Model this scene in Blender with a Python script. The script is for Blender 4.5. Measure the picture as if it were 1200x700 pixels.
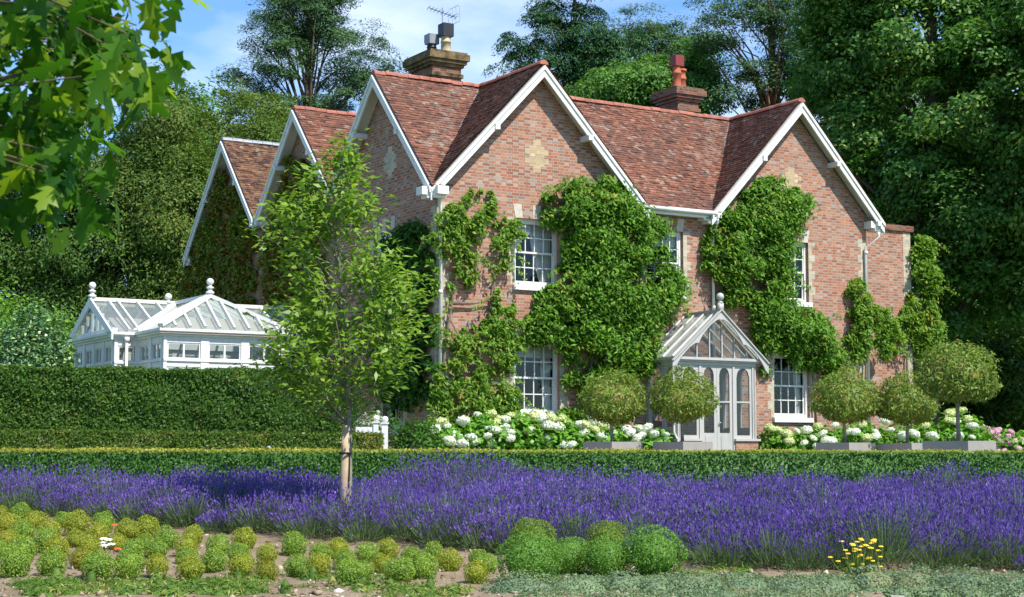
import bpy, bmesh, math, random
import numpy as np
from math import radians as R, sin, cos, pi

for o in list(bpy.data.objects): bpy.data.objects.remove(o)
SC = bpy.context.scene
COL = SC.collection

# ------------------------------------------------------------------ camera, sky, sun, exposure
FPX = 1924.0; HY = 529.8                        # focal length and horizon of the photograph, in its pixels
PITCH = math.atan((HY-350)/FPX)
cam_d = bpy.data.cameras.new('camera'); cam = bpy.data.objects.new('camera', cam_d); COL.objects.link(cam)
cam.location = (0, 0, 0); cam.rotation_euler = (pi/2+PITCH, 0, 0)
cam_d.sensor_width = 36; cam_d.sensor_fit = 'HORIZONTAL'; cam_d.lens = FPX/1200*36
cam_d.clip_start = .1; cam_d.clip_end = 5000
cam_d.dof.use_dof = True; cam_d.dof.focus_distance = 34; cam_d.dof.aperture_fstop = 13
SC.camera = cam
SC.view_settings.view_transform = 'Standard'; SC.view_settings.look = 'None'
SC.view_settings.gamma = 1; SC.view_settings.exposure = 0.62
SC.cycles.max_bounces = 8; SC.cycles.diffuse_bounces = 3; SC.cycles.glossy_bounces = 3
SC.cycles.transmission_bounces = 4; SC.cycles.transparent_max_bounces = 12
SC.cycles.use_denoising = True

SUN_H = np.array([.68, -.73]); SUN_H /= np.linalg.norm(SUN_H); SUN_EL = R(52)
sd = bpy.data.lights.new('sun', 'SUN'); sun = bpy.data.objects.new('sun', sd); COL.objects.link(sun)
sd.energy = 4.6; sd.angle = R(.5); sd.color = (1, .955, .88)
from mathutils import Vector, Matrix
sdir = Vector((SUN_H[0]*cos(SUN_EL), SUN_H[1]*cos(SUN_EL), sin(SUN_EL)))
sun.rotation_euler = sdir.to_track_quat('Z', 'Y').to_euler(); sun.location = sdir*60

W = bpy.data.worlds.new('World'); SC.world = W; W.use_nodes = True
nt = W.node_tree; N = nt.nodes; L = nt.links
bg = N['Background']
sky = N.new('ShaderNodeTexSky'); sky.sky_type = 'NISHITA'; sky.sun_disc = False
sky.sun_elevation = SUN_EL; sky.sun_rotation = math.atan2(SUN_H[0], SUN_H[1])
sky.air_density = 1.0; sky.dust_density = .15; sky.ozone_density = 2.6; sky.altitude = 100
# thin cloud, drawn by direction on the sky itself
tc = N.new('ShaderNodeTexCoord'); mp = N.new('ShaderNodeMapping')
mp.inputs['Scale'].default_value = (2.2, 2.2, 6.5); mp.inputs['Rotation'].default_value = (0, R(14), R(20))
mp.inputs['Location'].default_value = (.35, .1, .42)
nz = N.new('ShaderNodeTexNoise'); nz.inputs['Scale'].default_value = 2.1; nz.inputs['Detail'].default_value = 7; nz.inputs['Roughness'].default_value = .55; nz.inputs['Distortion'].default_value = .35
cr = N.new('ShaderNodeValToRGB'); cr.color_ramp.elements[0].position = .50; cr.color_ramp.elements[1].position = .80
cr.color_ramp.elements[0].color = (0,0,0,1); cr.color_ramp.elements[1].color = (.85,.85,.85,1)
mx = N.new('ShaderNodeMix'); mx.data_type = 'RGBA'
mx.inputs['B'].default_value = (6.4, 7.0, 8.0, 1)
L.new(tc.outputs['Generated'], mp.inputs['Vector']); L.new(mp.outputs[0], nz.inputs['Vector']); L.new(nz.outputs['Fac'], cr.inputs[0])
tint = N.new('ShaderNodeMix'); tint.data_type = 'RGBA'; tint.blend_type = 'MULTIPLY'; tint.inputs['Factor'].default_value = 1
tint.inputs['B'].default_value = (.74, .98, 1.22, 1)
L.new(sky.outputs[0], tint.inputs['A'])
L.new(cr.outputs[0], mx.inputs['Factor']); L.new(tint.outputs['Result'], mx.inputs['A']); L.new(mx.outputs['Result'], bg.inputs['Color'])
bg.inputs['Strength'].default_value = .118

# ------------------------------------------------------------------ helpers: geometry of the place
def ray(x, y):
    a = (x-600)/FPX; b = (350-y)/FPX
    return np.array([a, cos(PITCH)-b*sin(PITCH), sin(PITCH)+b*cos(PITCH)])
def at(x, y, Y):
    d = ray(x, y); return d*(Y/d[1])
GZ = -.25                                       # level of the terrace below the eye
def gz(X, Y):
    Y = np.asarray(Y, float)
    z = np.interp(Y, [-1e4, 15.85, 16.0, 26.5, 27.7, 52, 130, 1e4], [-1.8, -1.8, -1.471, -.93, GZ, GZ, 3.0, 3.0])
    return np.where((np.asarray(X) > 3.75) & (Y < 16.7), -1.8, z)        # the wall steps forward on the right
def on_ground(x, y, dz=0):
    d = ray(x, y); lo, hi = 5., 27.
    for _ in range(40):
        m = (lo+hi)/2
        if d[2]*m/d[1] > gz(0, m)+dz: lo = m
        else: hi = m
    return at(x, y, hi)
TH = R(31.26); U = np.array([cos(TH), sin(TH), 0]); V = np.array([-sin(TH), cos(TH), 0])
P0 = np.array([(511.2-600)/FPX*40, 40., 0])
def hw(t, s, z): return P0+U*t+V*s+np.array([0,0,z])
def wh(p):
    q = np.asarray(p)-P0; return np.array([q@U, q@V, q[2]])
def on_s(x, y, s):                              # ray meets the vertical plane parallel to the front at depth s
    d = ray(x, y); k = (P0+V*s)@V/(d@V); return d*k
def on_t(x, y, t):
    d = ray(x, y); k = (P0+U*t)@U/(d@U); return d*k

def tag(o, label=None, cat=None, group=None, kind=None):
    if label: o['label'] = label
    if cat: o['category'] = cat
    if group: o['group'] = group
    if kind: o['kind'] = kind
    return o
def thing(name, label, cat, loc=(0,0,0), rz=0, group=None):
    o = bpy.data.objects.new(name, None); COL.objects.link(o); o.empty_display_size = .3
    o.location = tuple(loc); o.rotation_euler = (0,0,rz)
    return tag(o, label, cat, group)
def place(name, me, parent=None, loc=None, rz=0):
    o = bpy.data.objects.new(name, me); COL.objects.link(o)
    if parent: o.parent = parent
    if loc is not None: o.location = tuple(loc)
    if rz: o.rotation_euler = (0,0,rz)
    return o

class MB:
    def __init__(s): s.v = []; s.f = []; s.pc = []
    def add(s, vs, fs):
        s.pc.append((len(s.v), len(vs), len(s.f), len(fs))); n = len(s.v); s.v += [tuple(map(float, p)) for p in vs]; s.f += [tuple(n+i for i in f) for f in fs]; return s
    def box(s, a, b):
        x0,y0,z0 = [min(p,q) for p,q in zip(a,b)]; x1,y1,z1 = [max(p,q) for p,q in zip(a,b)]
        return s.add([(x0,y0,z0),(x1,y0,z0),(x1,y1,z0),(x0,y1,z0),(x0,y0,z1),(x1,y0,z1),(x1,y1,z1),(x0,y1,z1)],
                     [(0,3,2,1),(4,5,6,7),(0,1,5,4),(1,2,6,5),(2,3,7,6),(3,0,4,7)])
    def prism(s, poly, d):                      # poly: planar list of 3d points, swept by vector d
        n = len(poly); d = np.asarray(d, float)
        vs = [np.asarray(p, float) for p in poly]; vs = vs+[p+d for p in vs]
        return s.add(vs, [tuple(range(n-1,-1,-1)), tuple(range(n,2*n))]+[(i,(i+1)%n,n+(i+1)%n,n+i) for i in range(n)])
    def bar(s, a, b, w, h, up=(0,0,1)):         # rectangular bar from a to b
        a = np.asarray(a,float); b = np.asarray(b,float); d = b-a; d /= np.linalg.norm(d)
        r = np.cross(d, up); r /= np.linalg.norm(r); u = np.cross(r, d)
        q = [a+r*w/2*i+u*h/2*j for i,j in ((-1,-1),(1,-1),(1,1),(-1,1))]
        return s.prism(q, b-a)
    def tube(s, pts, rad, n=8, cap=True):
        pts = [np.asarray(p,float) for p in pts]; m = len(pts)
        if np.isscalar(rad): rad = [rad]*m
        vs = []; ref = np.array([.31,.17,.93])
        for i,p in enumerate(pts):
            d = pts[min(i+1,m-1)]-pts[max(i-1,0)]; d /= np.linalg.norm(d)+1e-9
            a = np.cross(d, ref); 
            if np.linalg.norm(a) < .15: a = np.cross(d, (1,0,0))
            a /= np.linalg.norm(a); b = np.cross(d, a)
            vs += [p+rad[i]*(cos(2*pi*k/n)*a+sin(2*pi*k/n)*b) for k in range(n)]
        fs = [(i*n+k, i*n+(k+1)%n, (i+1)*n+(k+1)%n, (i+1)*n+k) for i in range(m-1) for k in range(n)]
        if cap: fs += [tuple(range(n-1,-1,-1)), tuple((m-1)*n+k for k in range(n))]
        return s.add(vs, fs)
    def lathe(s, prof, c=(0,0,0), n=16):        # prof: (radius, z)
        m = len(prof); vs = [(c[0]+r*cos(2*pi*k/n), c[1]+r*sin(2*pi*k/n), c[2]+z) for r,z in prof for k in range(n)]
        fs = [(i*n+k, i*n+(k+1)%n, (i+1)*n+(k+1)%n, (i+1)*n+k) for i in range(m-1) for k in range(n)]
        fs += [tuple(range(n-1,-1,-1)), tuple((m-1)*n+k for k in range(n))]
        return s.add(vs, fs)
    def ball(s, c, r, n=12):
        m = n//2+1
        return s.lathe([(max(1e-4, r*sin(pi*i/(m-1))), -r*cos(pi*i/(m-1))) for i in range(m)], c, n)
    def mesh(s, name, mat, off=(0,0,0), smooth=False):
        me = bpy.data.meshes.new(name)
        v = np.array(s.v)-np.array(off)
        me.from_pydata([tuple(p) for p in v], [], s.f); me.materials.append(mat)
        uv = me.uv_layers.new(name='UVMap'); 
        n = len(me.loops); me.update()
        for p in me.polygons:
            nx,ny,nz_ = map(abs, p.normal)
            for li in p.loop_indices:
                q = s.v[me.loops[li].vertex_index]
                if ny >= nx and ny >= nz_: c = (q[0], q[2])
                elif nx >= nz_: c = (q[1]+.05, q[2])
                else: c = (q[0], q[1])
                uv.data[li].uv = c
            p.use_smooth = smooth
        return me
    def build(s, name, mat, parent=None, off=(0,0,0), smooth=False, loc=None, rz=0):
        return place(name, s.mesh(name, mat, off, smooth), parent, loc, rz)

def each(mb):                                   # one builder per primitive, for pieces that are parts of their own
    out = []
    for a,n,b,k in mb.pc:
        q = MB(); q.add(mb.v[a:a+n], [tuple(i-a for i in f) for f in mb.f[b:b+k]]); out.append(q)
    return out
def np_mesh(name, Vv, quads, mat, smooth=False, tris=None):
    me = bpy.data.meshes.new(name)
    Vv = np.asarray(Vv, np.float32); quads = np.asarray(quads, np.int32)
    nq = len(quads); nt_ = 0 if tris is None else len(tris)
    me.vertices.add(len(Vv)); me.vertices.foreach_set('co', Vv.ravel())
    me.loops.add(nq*4+nt_*3)
    idx = quads.ravel() if not nt_ else np.concatenate([quads.ravel(), np.asarray(tris,np.int32).ravel()])
    me.loops.foreach_set('vertex_index', idx)
    me.polygons.add(nq+nt_)
    ls = np.arange(nq)*4
    if nt_: ls = np.concatenate([ls, nq*4+np.arange(nt_)*3])
    me.polygons.foreach_set('loop_start', ls.astype(np.int32))
    if smooth: me.polygons.foreach_set('use_smooth', np.ones(nq+nt_, bool))
    me.update(calc_edges=True); me.validate()
    me.materials.append(mat)
    return me
def unit(a): return a/(np.linalg.norm(a, axis=1, keepdims=True)+1e-9)
def leaf_geo(c, nrm, Lf, Wf, rng, tang=None, fold=.0):
    """rhombic leaves: centres, normals, length and width arrays -> verts, quads"""
    n = len(c); nrm = unit(nrm)
    r = rng.normal(size=(n,3)) if tang is None else tang
    t = unit(r-(r*nrm).sum(1,keepdims=True)*nrm); b = np.cross(nrm, t)
    Lf = np.broadcast_to(np.asarray(Lf,float),(n,))[:,None]; Wf = np.broadcast_to(np.asarray(Wf,float),(n,))[:,None]
    v = np.empty((n,4,3))
    v[:,0] = c-t*Lf*.5; v[:,1] = c-t*Lf*.06+b*Wf*.5+nrm*Wf*fold; v[:,2] = c+t*Lf*.5-nrm*Wf*fold; v[:,3] = c-t*Lf*.06-b*Wf*.5+nrm*Wf*fold
    return v.reshape(-1,3), np.arange(n*4).reshape(n,4)
def join(*gs):
    vs = []; fs = []; k = 0
    for v,f in gs: vs.append(v); fs.append(f+k); k += len(v)
    return np.concatenate(vs), np.concatenate(fs)
def sphere_geo(c, r, nu=16, nv=10):
    th = np.linspace(0.02, pi-.02, nv); ph = np.arange(nu)*2*pi/nu
    v = np.array([[r[0]*sin(a)*cos(b), r[1]*sin(a)*sin(b), r[2]*cos(a)] for a in th for b in ph])+np.asarray(c)
    f = np.array([[i*nu+k, (i+1)*nu+k, (i+1)*nu+(k+1)%nu, i*nu+(k+1)%nu] for i in range(nv-1) for k in range(nu)])
    return v, f
def in_poly(p, poly):
    x, y = p[:,0], p[:,1]; ins = np.zeros(len(p), bool); n = len(poly)
    for i in range(n):
        x0,y0 = poly[i]; x1,y1 = poly[(i+1)%n]
        c = ((y0 > y) != (y1 > y)) & (x < (x1-x0)*(y-y0)/(y1-y0+1e-12)+x0); ins ^= c
    return ins
def edge_dist(p, poly):
    d = np.full(len(p), 1e9); n = len(poly)
    for i in range(n):
        a = np.array(poly[i]); b = np.array(poly[(i+1)%n]); ab = b-a
        t = np.clip(((p-a)@ab)/(ab@ab+1e-12), 0, 1)
        d = np.minimum(d, np.linalg.norm(p-(a+t[:,None]*ab), axis=1))
    return d

# ------------------------------------------------------------------ materials
def s2l(h):
    if isinstance(h, str): h = [int(h[i:i+2],16)/255 for i in (0,2,4)]
    return tuple(c/12.92 if c <= .04045 else ((c+.055)/1.055)**2.4 for c in h)
class NT:
    def __init__(s, name):
        s.m = bpy.data.materials.new(name); s.m.use_nodes = True; s.t = s.m.node_tree; s.n = s.t.nodes; s.p = s.n['Principled BSDF']; s.out = s.n['Material Output']
    def new(s, ty, **kw):
        n = s.n.new('ShaderNode'+ty)
        for k,v in kw.items(): setattr(n, k, v)
        return n
    def l(s, a, b): s.t.links.new(a, b)
    def val(s, sock, v):
        if hasattr(v, 'is_linked') or hasattr(v, 'links'): s.l(v, sock)
        else: sock.default_value = v
    def math(s, op, a, b=0, c=0):
        n = s.new('Math', operation=op); s.val(n.inputs[0], a); s.val(n.inputs[1], b); s.val(n.inputs[2], c); return n.outputs[0]
    def mix(s, f, a, b, bt='MIX'):
        n = s.new('Mix', data_type='RGBA', blend_type=bt); s.val(n.inputs['Factor'], f)
        for k,v in (('A',a),('B',b)):
            if isinstance(v, tuple): v = tuple(v)+((1,) if len(v)==3 else ())
            s.val(n.inputs[k], v)
        return n.outputs['Result']
    def ramp(s, f, stops):
        n = s.new('ValToRGB'); e = n.color_ramp.elements
        while len(e) < len(stops): e.new(.5)
        for el,(p,c) in zip(e, stops): el.position = p; el.color = tuple(c)+(1,)
        s.l(f, n.inputs[0]); return n.outputs[0]
    def noise(s, scale, detail=4, vec=None, rough=.55):
        n = s.new('TexNoise'); n.inputs['Scale'].default_value = scale; n.inputs['Detail'].default_value = detail; n.inputs['Roughness'].default_value = rough
        if vec is None:
            vec = s.new('TexCoord').outputs['Object']
        s.l(vec, n.inputs['Vector']); return n.outputs['Fac']
    def bump(s, h, st, dist=.01):
        n = s.new('Bump'); n.inputs['Strength'].default_value = st; n.inputs['Distance'].default_value = dist; s.l(h, n.inputs['Height']); s.l(n.outputs[0], s.p.inputs['Normal'])
    def base(s, c, rough=.6, spec=.4):
        s.val(s.p.inputs['Base Color'], c if not isinstance(c, tuple) else c+(1,)); s.p.inputs['Roughness'].default_value = rough; s.p.inputs['Specular IOR Level'].default_value = spec
        return s.m
def simple(name, c, rough=.6, spec=.4, var=.25, scale=6, metal=0, bump=0):
    m = NT(name); nz = m.noise(scale, 5)
    c2 = tuple(x*(1-var) for x in c); c1 = tuple(min(1, x*(1+var*.6)) for x in c)
    m.base(m.ramp(nz, [(.3,c2),(.7,c1)]), rough, spec); m.p.inputs['Metallic'].default_value = metal
    if bump: m.bump(nz, bump)
    return m.m
def leafmat(name, dark, light, third=None, amt=.25, trans=.35, rough=.55, scale=.5, spec=.22, top=None):
    """leaf colours: each leaf has its own tone, and noise mixes in a third tone in patches"""
    k = (1.78, 2.02, 1.35) if max(light) < .32 else (1, 1, 1)
    kk = lambda c: tuple(min(.9, a*b) for a,b in zip(c,k)) if c else None
    dark, light, third = kk(dark), kk(light), kk(third)
    m = NT(name); g = m.new('NewGeometry')
    col = m.ramp(g.outputs['Random Per Island'], [(0,dark),(1,light)])
    if third:
        nz = m.noise(scale, 3); rnd = m.math('FRACT', m.math('MULTIPLY', g.outputs['Random Per Island'], 37.7))
        f = m.math('GREATER_THAN', m.math('ADD', m.math('MULTIPLY', m.math('SUBTRACT', nz, .5), 1.6), amt), rnd)
        col = m.mix(f, col, third)
    if top:                                    # young growth along a clipped top: (colour, height, soft)
        sp = m.new('SeparateXYZ'); m.l(m.new('TexCoord').outputs['Object'], sp.inputs[0])
        f = m.math('DIVIDE', m.math('SUBTRACT', sp.outputs[2], top[1]), top[2]); n_ = m.new('Clamp'); m.l(f, n_.inputs[0])
        col = m.mix(n_.outputs[0], col, top[0])
    m.base(col, rough, spec)
    tr = m.new('BsdfTranslucent'); m.l(m.mix(1., col, (1.25,1.3,.55), 'MULTIPLY'), tr.inputs['Color'])
    ms = m.new('MixShader'); ms.inputs[0].default_value = trans
    m.l(m.p.outputs[0], ms.inputs[1]); m.l(tr.outputs[0], ms.inputs[2]); m.l(ms.outputs[0], m.out.inputs['Surface'])
    return m.m
def brickmat(name, reds, grey, mortar, header_grey=.85, dirt=.25):
    m = NT(name); uv = m.new('UVMap'); sp = m.new('SeparateXYZ'); m.l(uv.outputs[0], sp.inputs[0])
    u, v = sp.outputs[0], sp.outputs[1]
    rowf = m.math('DIVIDE', v, .076); row = m.math('FLOOR', rowf); fv = m.math('FRACT', rowf)
    par = m.math('MODULO', m.math('ADD', row, 1000), 2)
    a = m.math('ADD', m.math('DIVIDE', m.math('ADD', u, 500), .345), m.math('MULTIPLY', par, .5)); col = m.math('FLOOR', a); fa = m.math('FRACT', a)
    hd = m.math('GREATER_THAN', fa, .66)
    ids = m.new('CombineXYZ'); m.l(row, ids.inputs[0]); m.l(col, ids.inputs[1]); m.l(hd, ids.inputs[2])
    wn = m.new('TexWhiteNoise'); wn.noise_dimensions = '3D'; m.l(ids.outputs[0], wn.inputs['Vector'])
    sx = m.new('SeparateColor'); m.l(wn.outputs['Color'], sx.inputs[0]); r1, r2 = sx.outputs[0], sx.outputs[1]
    red = m.ramp(r1, reds)
    gm = m.math('GREATER_THAN', m.math('ADD', m.math('MULTIPLY', hd, header_grey-.06), .06), r2)
    c = m.mix(gm, red, m.mix(r1, grey, tuple(x*1.7 for x in grey)))
    e1 = m.math('LESS_THAN', fv, .13)
    e2 = m.math('LESS_THAN', m.math('MINIMUM', m.math('ABSOLUTE', m.math('SUBTRACT', fa, .015)), m.math('ABSOLUTE', m.math('SUBTRACT', fa, .66))), .016)
    mo = m.math('MAXIMUM', e1, e2)
    c = m.mix(mo, c, mortar)
    nz = m.noise(1.1, 6); nz2 = m.noise(14, 4)
    c = m.mix(m.math('MULTIPLY', m.math('SUBTRACT', nz, .35), dirt*2), c, tuple(x*.42 for x in mortar))
    c = m.mix(m.math('MULTIPLY', nz2, .35), c, m.mix(.5, c, (.02,.02,.02)))
    m.base(c, .85, .2)
    m.bump(m.math('SUBTRACT', 1, mo), .5, .008)
    return m.m
G = lambda *a: tuple(a)
M = {}
M['brick'] = brickmat('brick', [(0,G(.27,.105,.066)),(.35,G(.36,.142,.084)),(.7,G(.40,.172,.102)),(1,G(.46,.225,.14))], G(.25,.185,.155), G(.50,.40,.30), .62, .3)
M['stack_brick'] = brickmat('stack_brick', [(0,G(.12,.04,.028)),(.5,G(.24,.07,.04)),(1,G(.34,.13,.07))], G(.12,.10,.085), G(.30,.24,.17), .5, .6)
M['buff_brick'] = brickmat('buff_brick', [(0,G(.42,.31,.17)),(1,G(.56,.42,.24))], G(.42,.30,.2), G(.5,.41,.29), .3, .15)
M['quoin_brick'] = brickmat('quoin_brick', [(0,G(.4,.34,.24)),(1,G(.58,.5,.37))], G(.36,.31,.24), G(.52,.45,.34), .3, .2)
def white(name, c=(.70,.685,.645)):
    m = NT(name); mp = m.new('Mapping'); mp.inputs['Scale'].default_value = (5,5,.9); m.l(m.new('TexCoord').outputs['Object'], mp.inputs['Vector'])
    n1 = m.noise(1.0, 6, mp.outputs[0], .65); n2 = m.noise(9, 4)
    col = m.mix(m.ramp(n1, [(.48,G(0,0,0)),(.75,G(.55,.55,.55))]), c, tuple(x*y for x,y in zip(c,(.66,.67,.58))))
    col = m.mix(m.ramp(n2, [(.62,G(0,0,0)),(.72,G(.5,.5,.5))]), col, tuple(x*.75 for x in c))
    return m.base(col, .5, .35)
M['white'] = white('white_paint'); M['cream'] = white('cream_paint', (.60,.58,.51)); M['putty'] = white('putty_paint', (.44,.42,.39))
M['stone'] = simple('stone', (.52,.47,.38), .85, .2, .25, 5, bump=.3)
M['terracotta'] = simple('terracotta', (.46,.14,.07), .75, .2, .3, 6)
M['ridge'] = simple('ridge_tile', (.36,.14,.095), .8, .2, .35, 4)
M['buffpot'] = simple('buff_pot', (.52,.40,.25), .75, .2, .3, 6)
M['black'] = simple('black_metal', (.025,.026,.03), .45, .4, .3, 6)
M['lead'] = simple('lead', (.27,.29,.31), .55, .4, .2, 5, metal=.3)
M['silver'] = simple('aerial_metal', (.35,.36,.38), .4, .5, .2, 5, metal=.8)
M['redcowl'] = simple('red_cowl', (.22,.035,.03), .5, .4, .2, 6)
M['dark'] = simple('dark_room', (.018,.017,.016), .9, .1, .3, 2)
M['curtain'] = simple('curtain', (.66,.62,.54), .9, .1, .1, 3)
M['blind'] = simple('blind', (.55,.52,.46), .9, .1, .05, 3)
M['soil'] = None
def tilemat():
    m = NT('roof_tile'); g = m.new('NewGeometry'); r = g.outputs['Random Per Island']
    c = m.ramp(r, [(0,G(.095,.048,.037)),(.2,G(.165,.074,.052)),(.55,G(.225,.094,.060)),(.85,G(.27,.113,.072)),(.96,G(.32,.14,.085)),(1,G(.35,.24,.18))])
    tcn = m.new('TexCoord').outputs['Object']
    n1 = m.noise(.55, 5, tcn); c = m.mix(m.ramp(n1, [(.4,G(0,0,0)),(.75,G(.65,.65,.65))]), c, (.12,.075,.062))
    n2 = m.noise(3.2, 6, tcn, .7); r2 = m.math('FRACT', m.math('MULTIPLY', r, 91.3))
    lich = m.math('MULTIPLY', m.ramp(n2, [(.57,G(0,0,0)),(.64,G(1,1,1))]), m.math('GREATER_THAN', r2, .35))
    c = m.mix(lich, c, (.30,.26,.21))
    sp = m.new('SeparateXYZ'); m.l(tcn, sp.inputs[0])   # pale lichen runs down beside each valley
    n4 = m.noise(4, 5, tcn, .7)
    for c0 in (-.367, 8.252):
        d = m.math('ADD', m.math('SUBTRACT', m.math('SUBTRACT', sp.outputs[0], c0), m.math('ADD', sp.outputs[1], .367)), m.math('MULTIPLY', m.math('SUBTRACT', m.noise(1.6, 5, tcn), .5), 1.5))
        band = m.math('MULTIPLY', m.math('GREATER_THAN', d, -.75), m.math('LESS_THAN', d, -.22)); band = m.math('MULTIPLY', band, m.math('GREATER_THAN', sp.outputs[1], .7))
        c = m.mix(m.math('MULTIPLY', band, m.ramp(n4, [(.44,G(0,0,0)),(.62,G(.62,.62,.62))])), c, (.31,.25,.20))
    m.base(c, .85, .2); return m.m
M['tile'] = tilemat()
def tilemat_lichen():
    m = NT('lichen_tile'); g = m.new('NewGeometry'); r = g.outputs['Random Per Island']
    c = m.ramp(r, [(0,G(.055,.035,.030)),(.5,G(.13,.065,.045)),(1,G(.23,.12,.07))])
    n2 = m.noise(2.6, 6, None, .7)
    c = m.mix(m.ramp(n2, [(.52,G(0,0,0)),(.68,G(.75,.75,.75))]), c, (.33,.19,.07))
    n3 = m.noise(5, 5, None, .7); c = m.mix(m.ramp(n3, [(.58,G(0,0,0)),(.66,G(1,1,1))]), c, (.30,.27,.22))
    m.base(c, .85, .2); return m.m
M['tile2'] = tilemat_lichen()
def glassmat(name, tint=(.75,.8,.82), refl=1.0, film=0):
    m = NT(name); tr = m.new('BsdfTransparent'); tr.inputs[0].default_value = tint+(1,)
    gl = m.new('BsdfGlossy'); gl.inputs['Roughness'].default_value = .02
    fr = m.new('Fresnel'); bk = m.new('NewGeometry').outputs['Backfacing']; m.l(m.math('SUBTRACT', 1.5, m.math('MULTIPLY', bk, .83333)), fr.inputs[0])
    f = m.math('MINIMUM', m.math('MULTIPLY', fr.outputs[0], 1.1*refl), 1)
    ms = m.new('MixShader'); m.l(f, ms.inputs[0]); base = tr.outputs[0]
    if film:                                       # pale diffuse layer mixed over the sloping glass
        df = m.new('BsdfDiffuse'); df.inputs[0].default_value = (.62,.66,.60,1); mf = m.new('MixShader'); mf.inputs[0].default_value = film
        m.l(base, mf.inputs[1]); m.l(df.outputs[0], mf.inputs[2]); base = mf.outputs[0]
    m.l(base, ms.inputs[1]); m.l(gl.outputs[0], ms.inputs[2]); m.l(ms.outputs[0], m.out.inputs['Surface'])
    return m.m
M['glass'] = glassmat('window_glass'); M['porchglass'] = glassmat('porch_roof_glass', (.80,.86,.84), 1.0, .45); M['roofglass'] = glassmat('roof_glass', (.80,.88,.86), 1.0, .22)

M['bark'] = simple('bark', (.13,.095,.065), .9, .15, .45, 7, bump=.5)
M['pinebark'] = simple('pine_bark', (.24,.12,.065), .9, .15, .5, 3, bump=.5)
M['smoothbark'] = simple('grey_bark', (.27,.24,.17), .85, .15, .35, 8)
M['stake'] = simple('stake_wood', (.45,.33,.21), .8, .2, .25, 9)
M['rubber'] = simple('rubber', (.02,.02,.022), .7, .2, .2, 9)
M['planter'] = simple('planter_metal', (.285,.265,.235), .6, .3, .1, 3)
M['compost'] = simple('compost', (.05,.035,.025), .95, .1, .4, 20)
M['woody'] = simple('vine_stem', (.20,.16,.12), .9, .1, .4, 8)

# ------------------------------------------------------------------ ground
def grid_sheet(name, xs, ys, zf, mat, kind='structure'):
    X,Y = np.meshgrid(xs, ys); v = np.stack([X,Y,zf(X,Y)],-1).reshape(-1,3); nx = len(xs)
    f = np.array([[j*nx+i, j*nx+i+1, (j+1)*nx+i+1, (j+1)*nx+i] for j in range(len(ys)-1) for i in range(nx-1)])
    o = place(name, np_mesh(name, v, f, mat, True)); o['kind'] = kind; return o
def groundmat():
    m = NT('lawn_grass'); n1 = m.noise(.6, 6); n2 = m.noise(30, 3)
    c = m.mix(n2, m.ramp(n1, [(.3,G(.035,.075,.014)),(.7,G(.075,.12,.03))]), (.10,.15,.04)); m.base(c, .9, .15); m.bump(n2, .6, .02); return m.m
def soilmat():
    m = NT('soil'); n1 = m.noise(1.2, 8); n2 = m.noise(26, 6, None, .75); n3 = m.noise(90, 2)
    c = m.ramp(n1, [(.3,G(.20,.15,.095)),(.5,G(.31,.24,.155)),(.75,G(.40,.325,.22))])
    c = m.mix(m.ramp(n2, [(.35,G(.7,.7,.7)),(.6,G(0,0,0))]), c, (.13,.085,.055)); c = m.mix(m.ramp(n3, [(.66,G(0,0,0)),(.72,G(.7,.7,.7))]), c, (.55,.48,.38))
    m.base(c, .95, .1); m.bump(n2, .8, .03); return m.m
M['grass'] = groundmat(); M['soil'] = soilmat(); M['gravel'] = simple('gravel', (.36,.31,.24), .95, .1, .4, 40, bump=.6)
xs = np.concatenate([[-1500,-400,-150,-60], np.linspace(-30,3.74,26), [3.76], np.linspace(5,30,18), [60,150,400,1500]])
ys = np.concatenate([[-300,-60,-10,5,12,15.84,16.01,16.69,16.71], np.linspace(17,26.5,20), [27.1,27.7], np.linspace(29,60,16), [80,100,130,200,500,2000]])
grid_sheet('ground', xs, ys, lambda X,Y: gz(X,Y), M['grass'])
rs = np.random.default_rng(3)
def soil_z(X,Y): return gz(X,Y)+.012+.02*np.sin(X*3.1+1)*np.sin(Y*2.7)+.012*np.sin(X*9)*np.sin(Y*11)+.012
grid_sheet('soil_bed', np.linspace(-12,3.7,110), np.linspace(16.02,26.2,76), soil_z, M['soil'])
grid_sheet('soil_bed', np.linspace(3.7,13,60), np.linspace(16.73,26.2,70), soil_z, M['soil'])
grid_sheet('gravel_terrace', np.linspace(-12,26,20), np.linspace(28.4,38.6,20), lambda X,Y: np.full_like(X, GZ+.004), M['gravel'])

# ------------------------------------------------------------------ the house
HZ = -GZ
house = thing('brick_house', 'red brick country house with steep tiled gables, white bargeboards and sash windows', 'house', (P0[0],P0[1],GZ), TH)
def part(mb, name, mat, parent=house, smooth=False):    # parts are written in house axes with z measured from the eye
    return mb.build(name, mat, parent, off=(0,0,GZ), smooth=smooth)
ZE, ZR, TA, S1, S2, S3, TB, LEN, OH = 6.446, 9.884, 2.898, 2.864, 8.022, 13.608, 11.517, 14.207, .367
SL = (ZR-ZE)/(TA+OH)                          # roof slope
S_END = S3+2.95
class Window: pass
WINS_F = [(2.9,1.32,4.2,5.9,'up'),(2.9,1.36,.95,2.78,'low'),(6.95,1.2,4.2,5.9,'mid'),(11.33,1.3,4.2,5.9,'upr'),(11.3,1.3,.95,2.72,'lowr')]
WINS_S = [(2.86,1.2,4.2,5.7,'s1'),(2.3,1.1,.6,2.6,'s2'),(13.6,1.1,4.45,5.85,'s3'),(8.0,1.1,4.3,5.8,'s4')]
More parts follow.
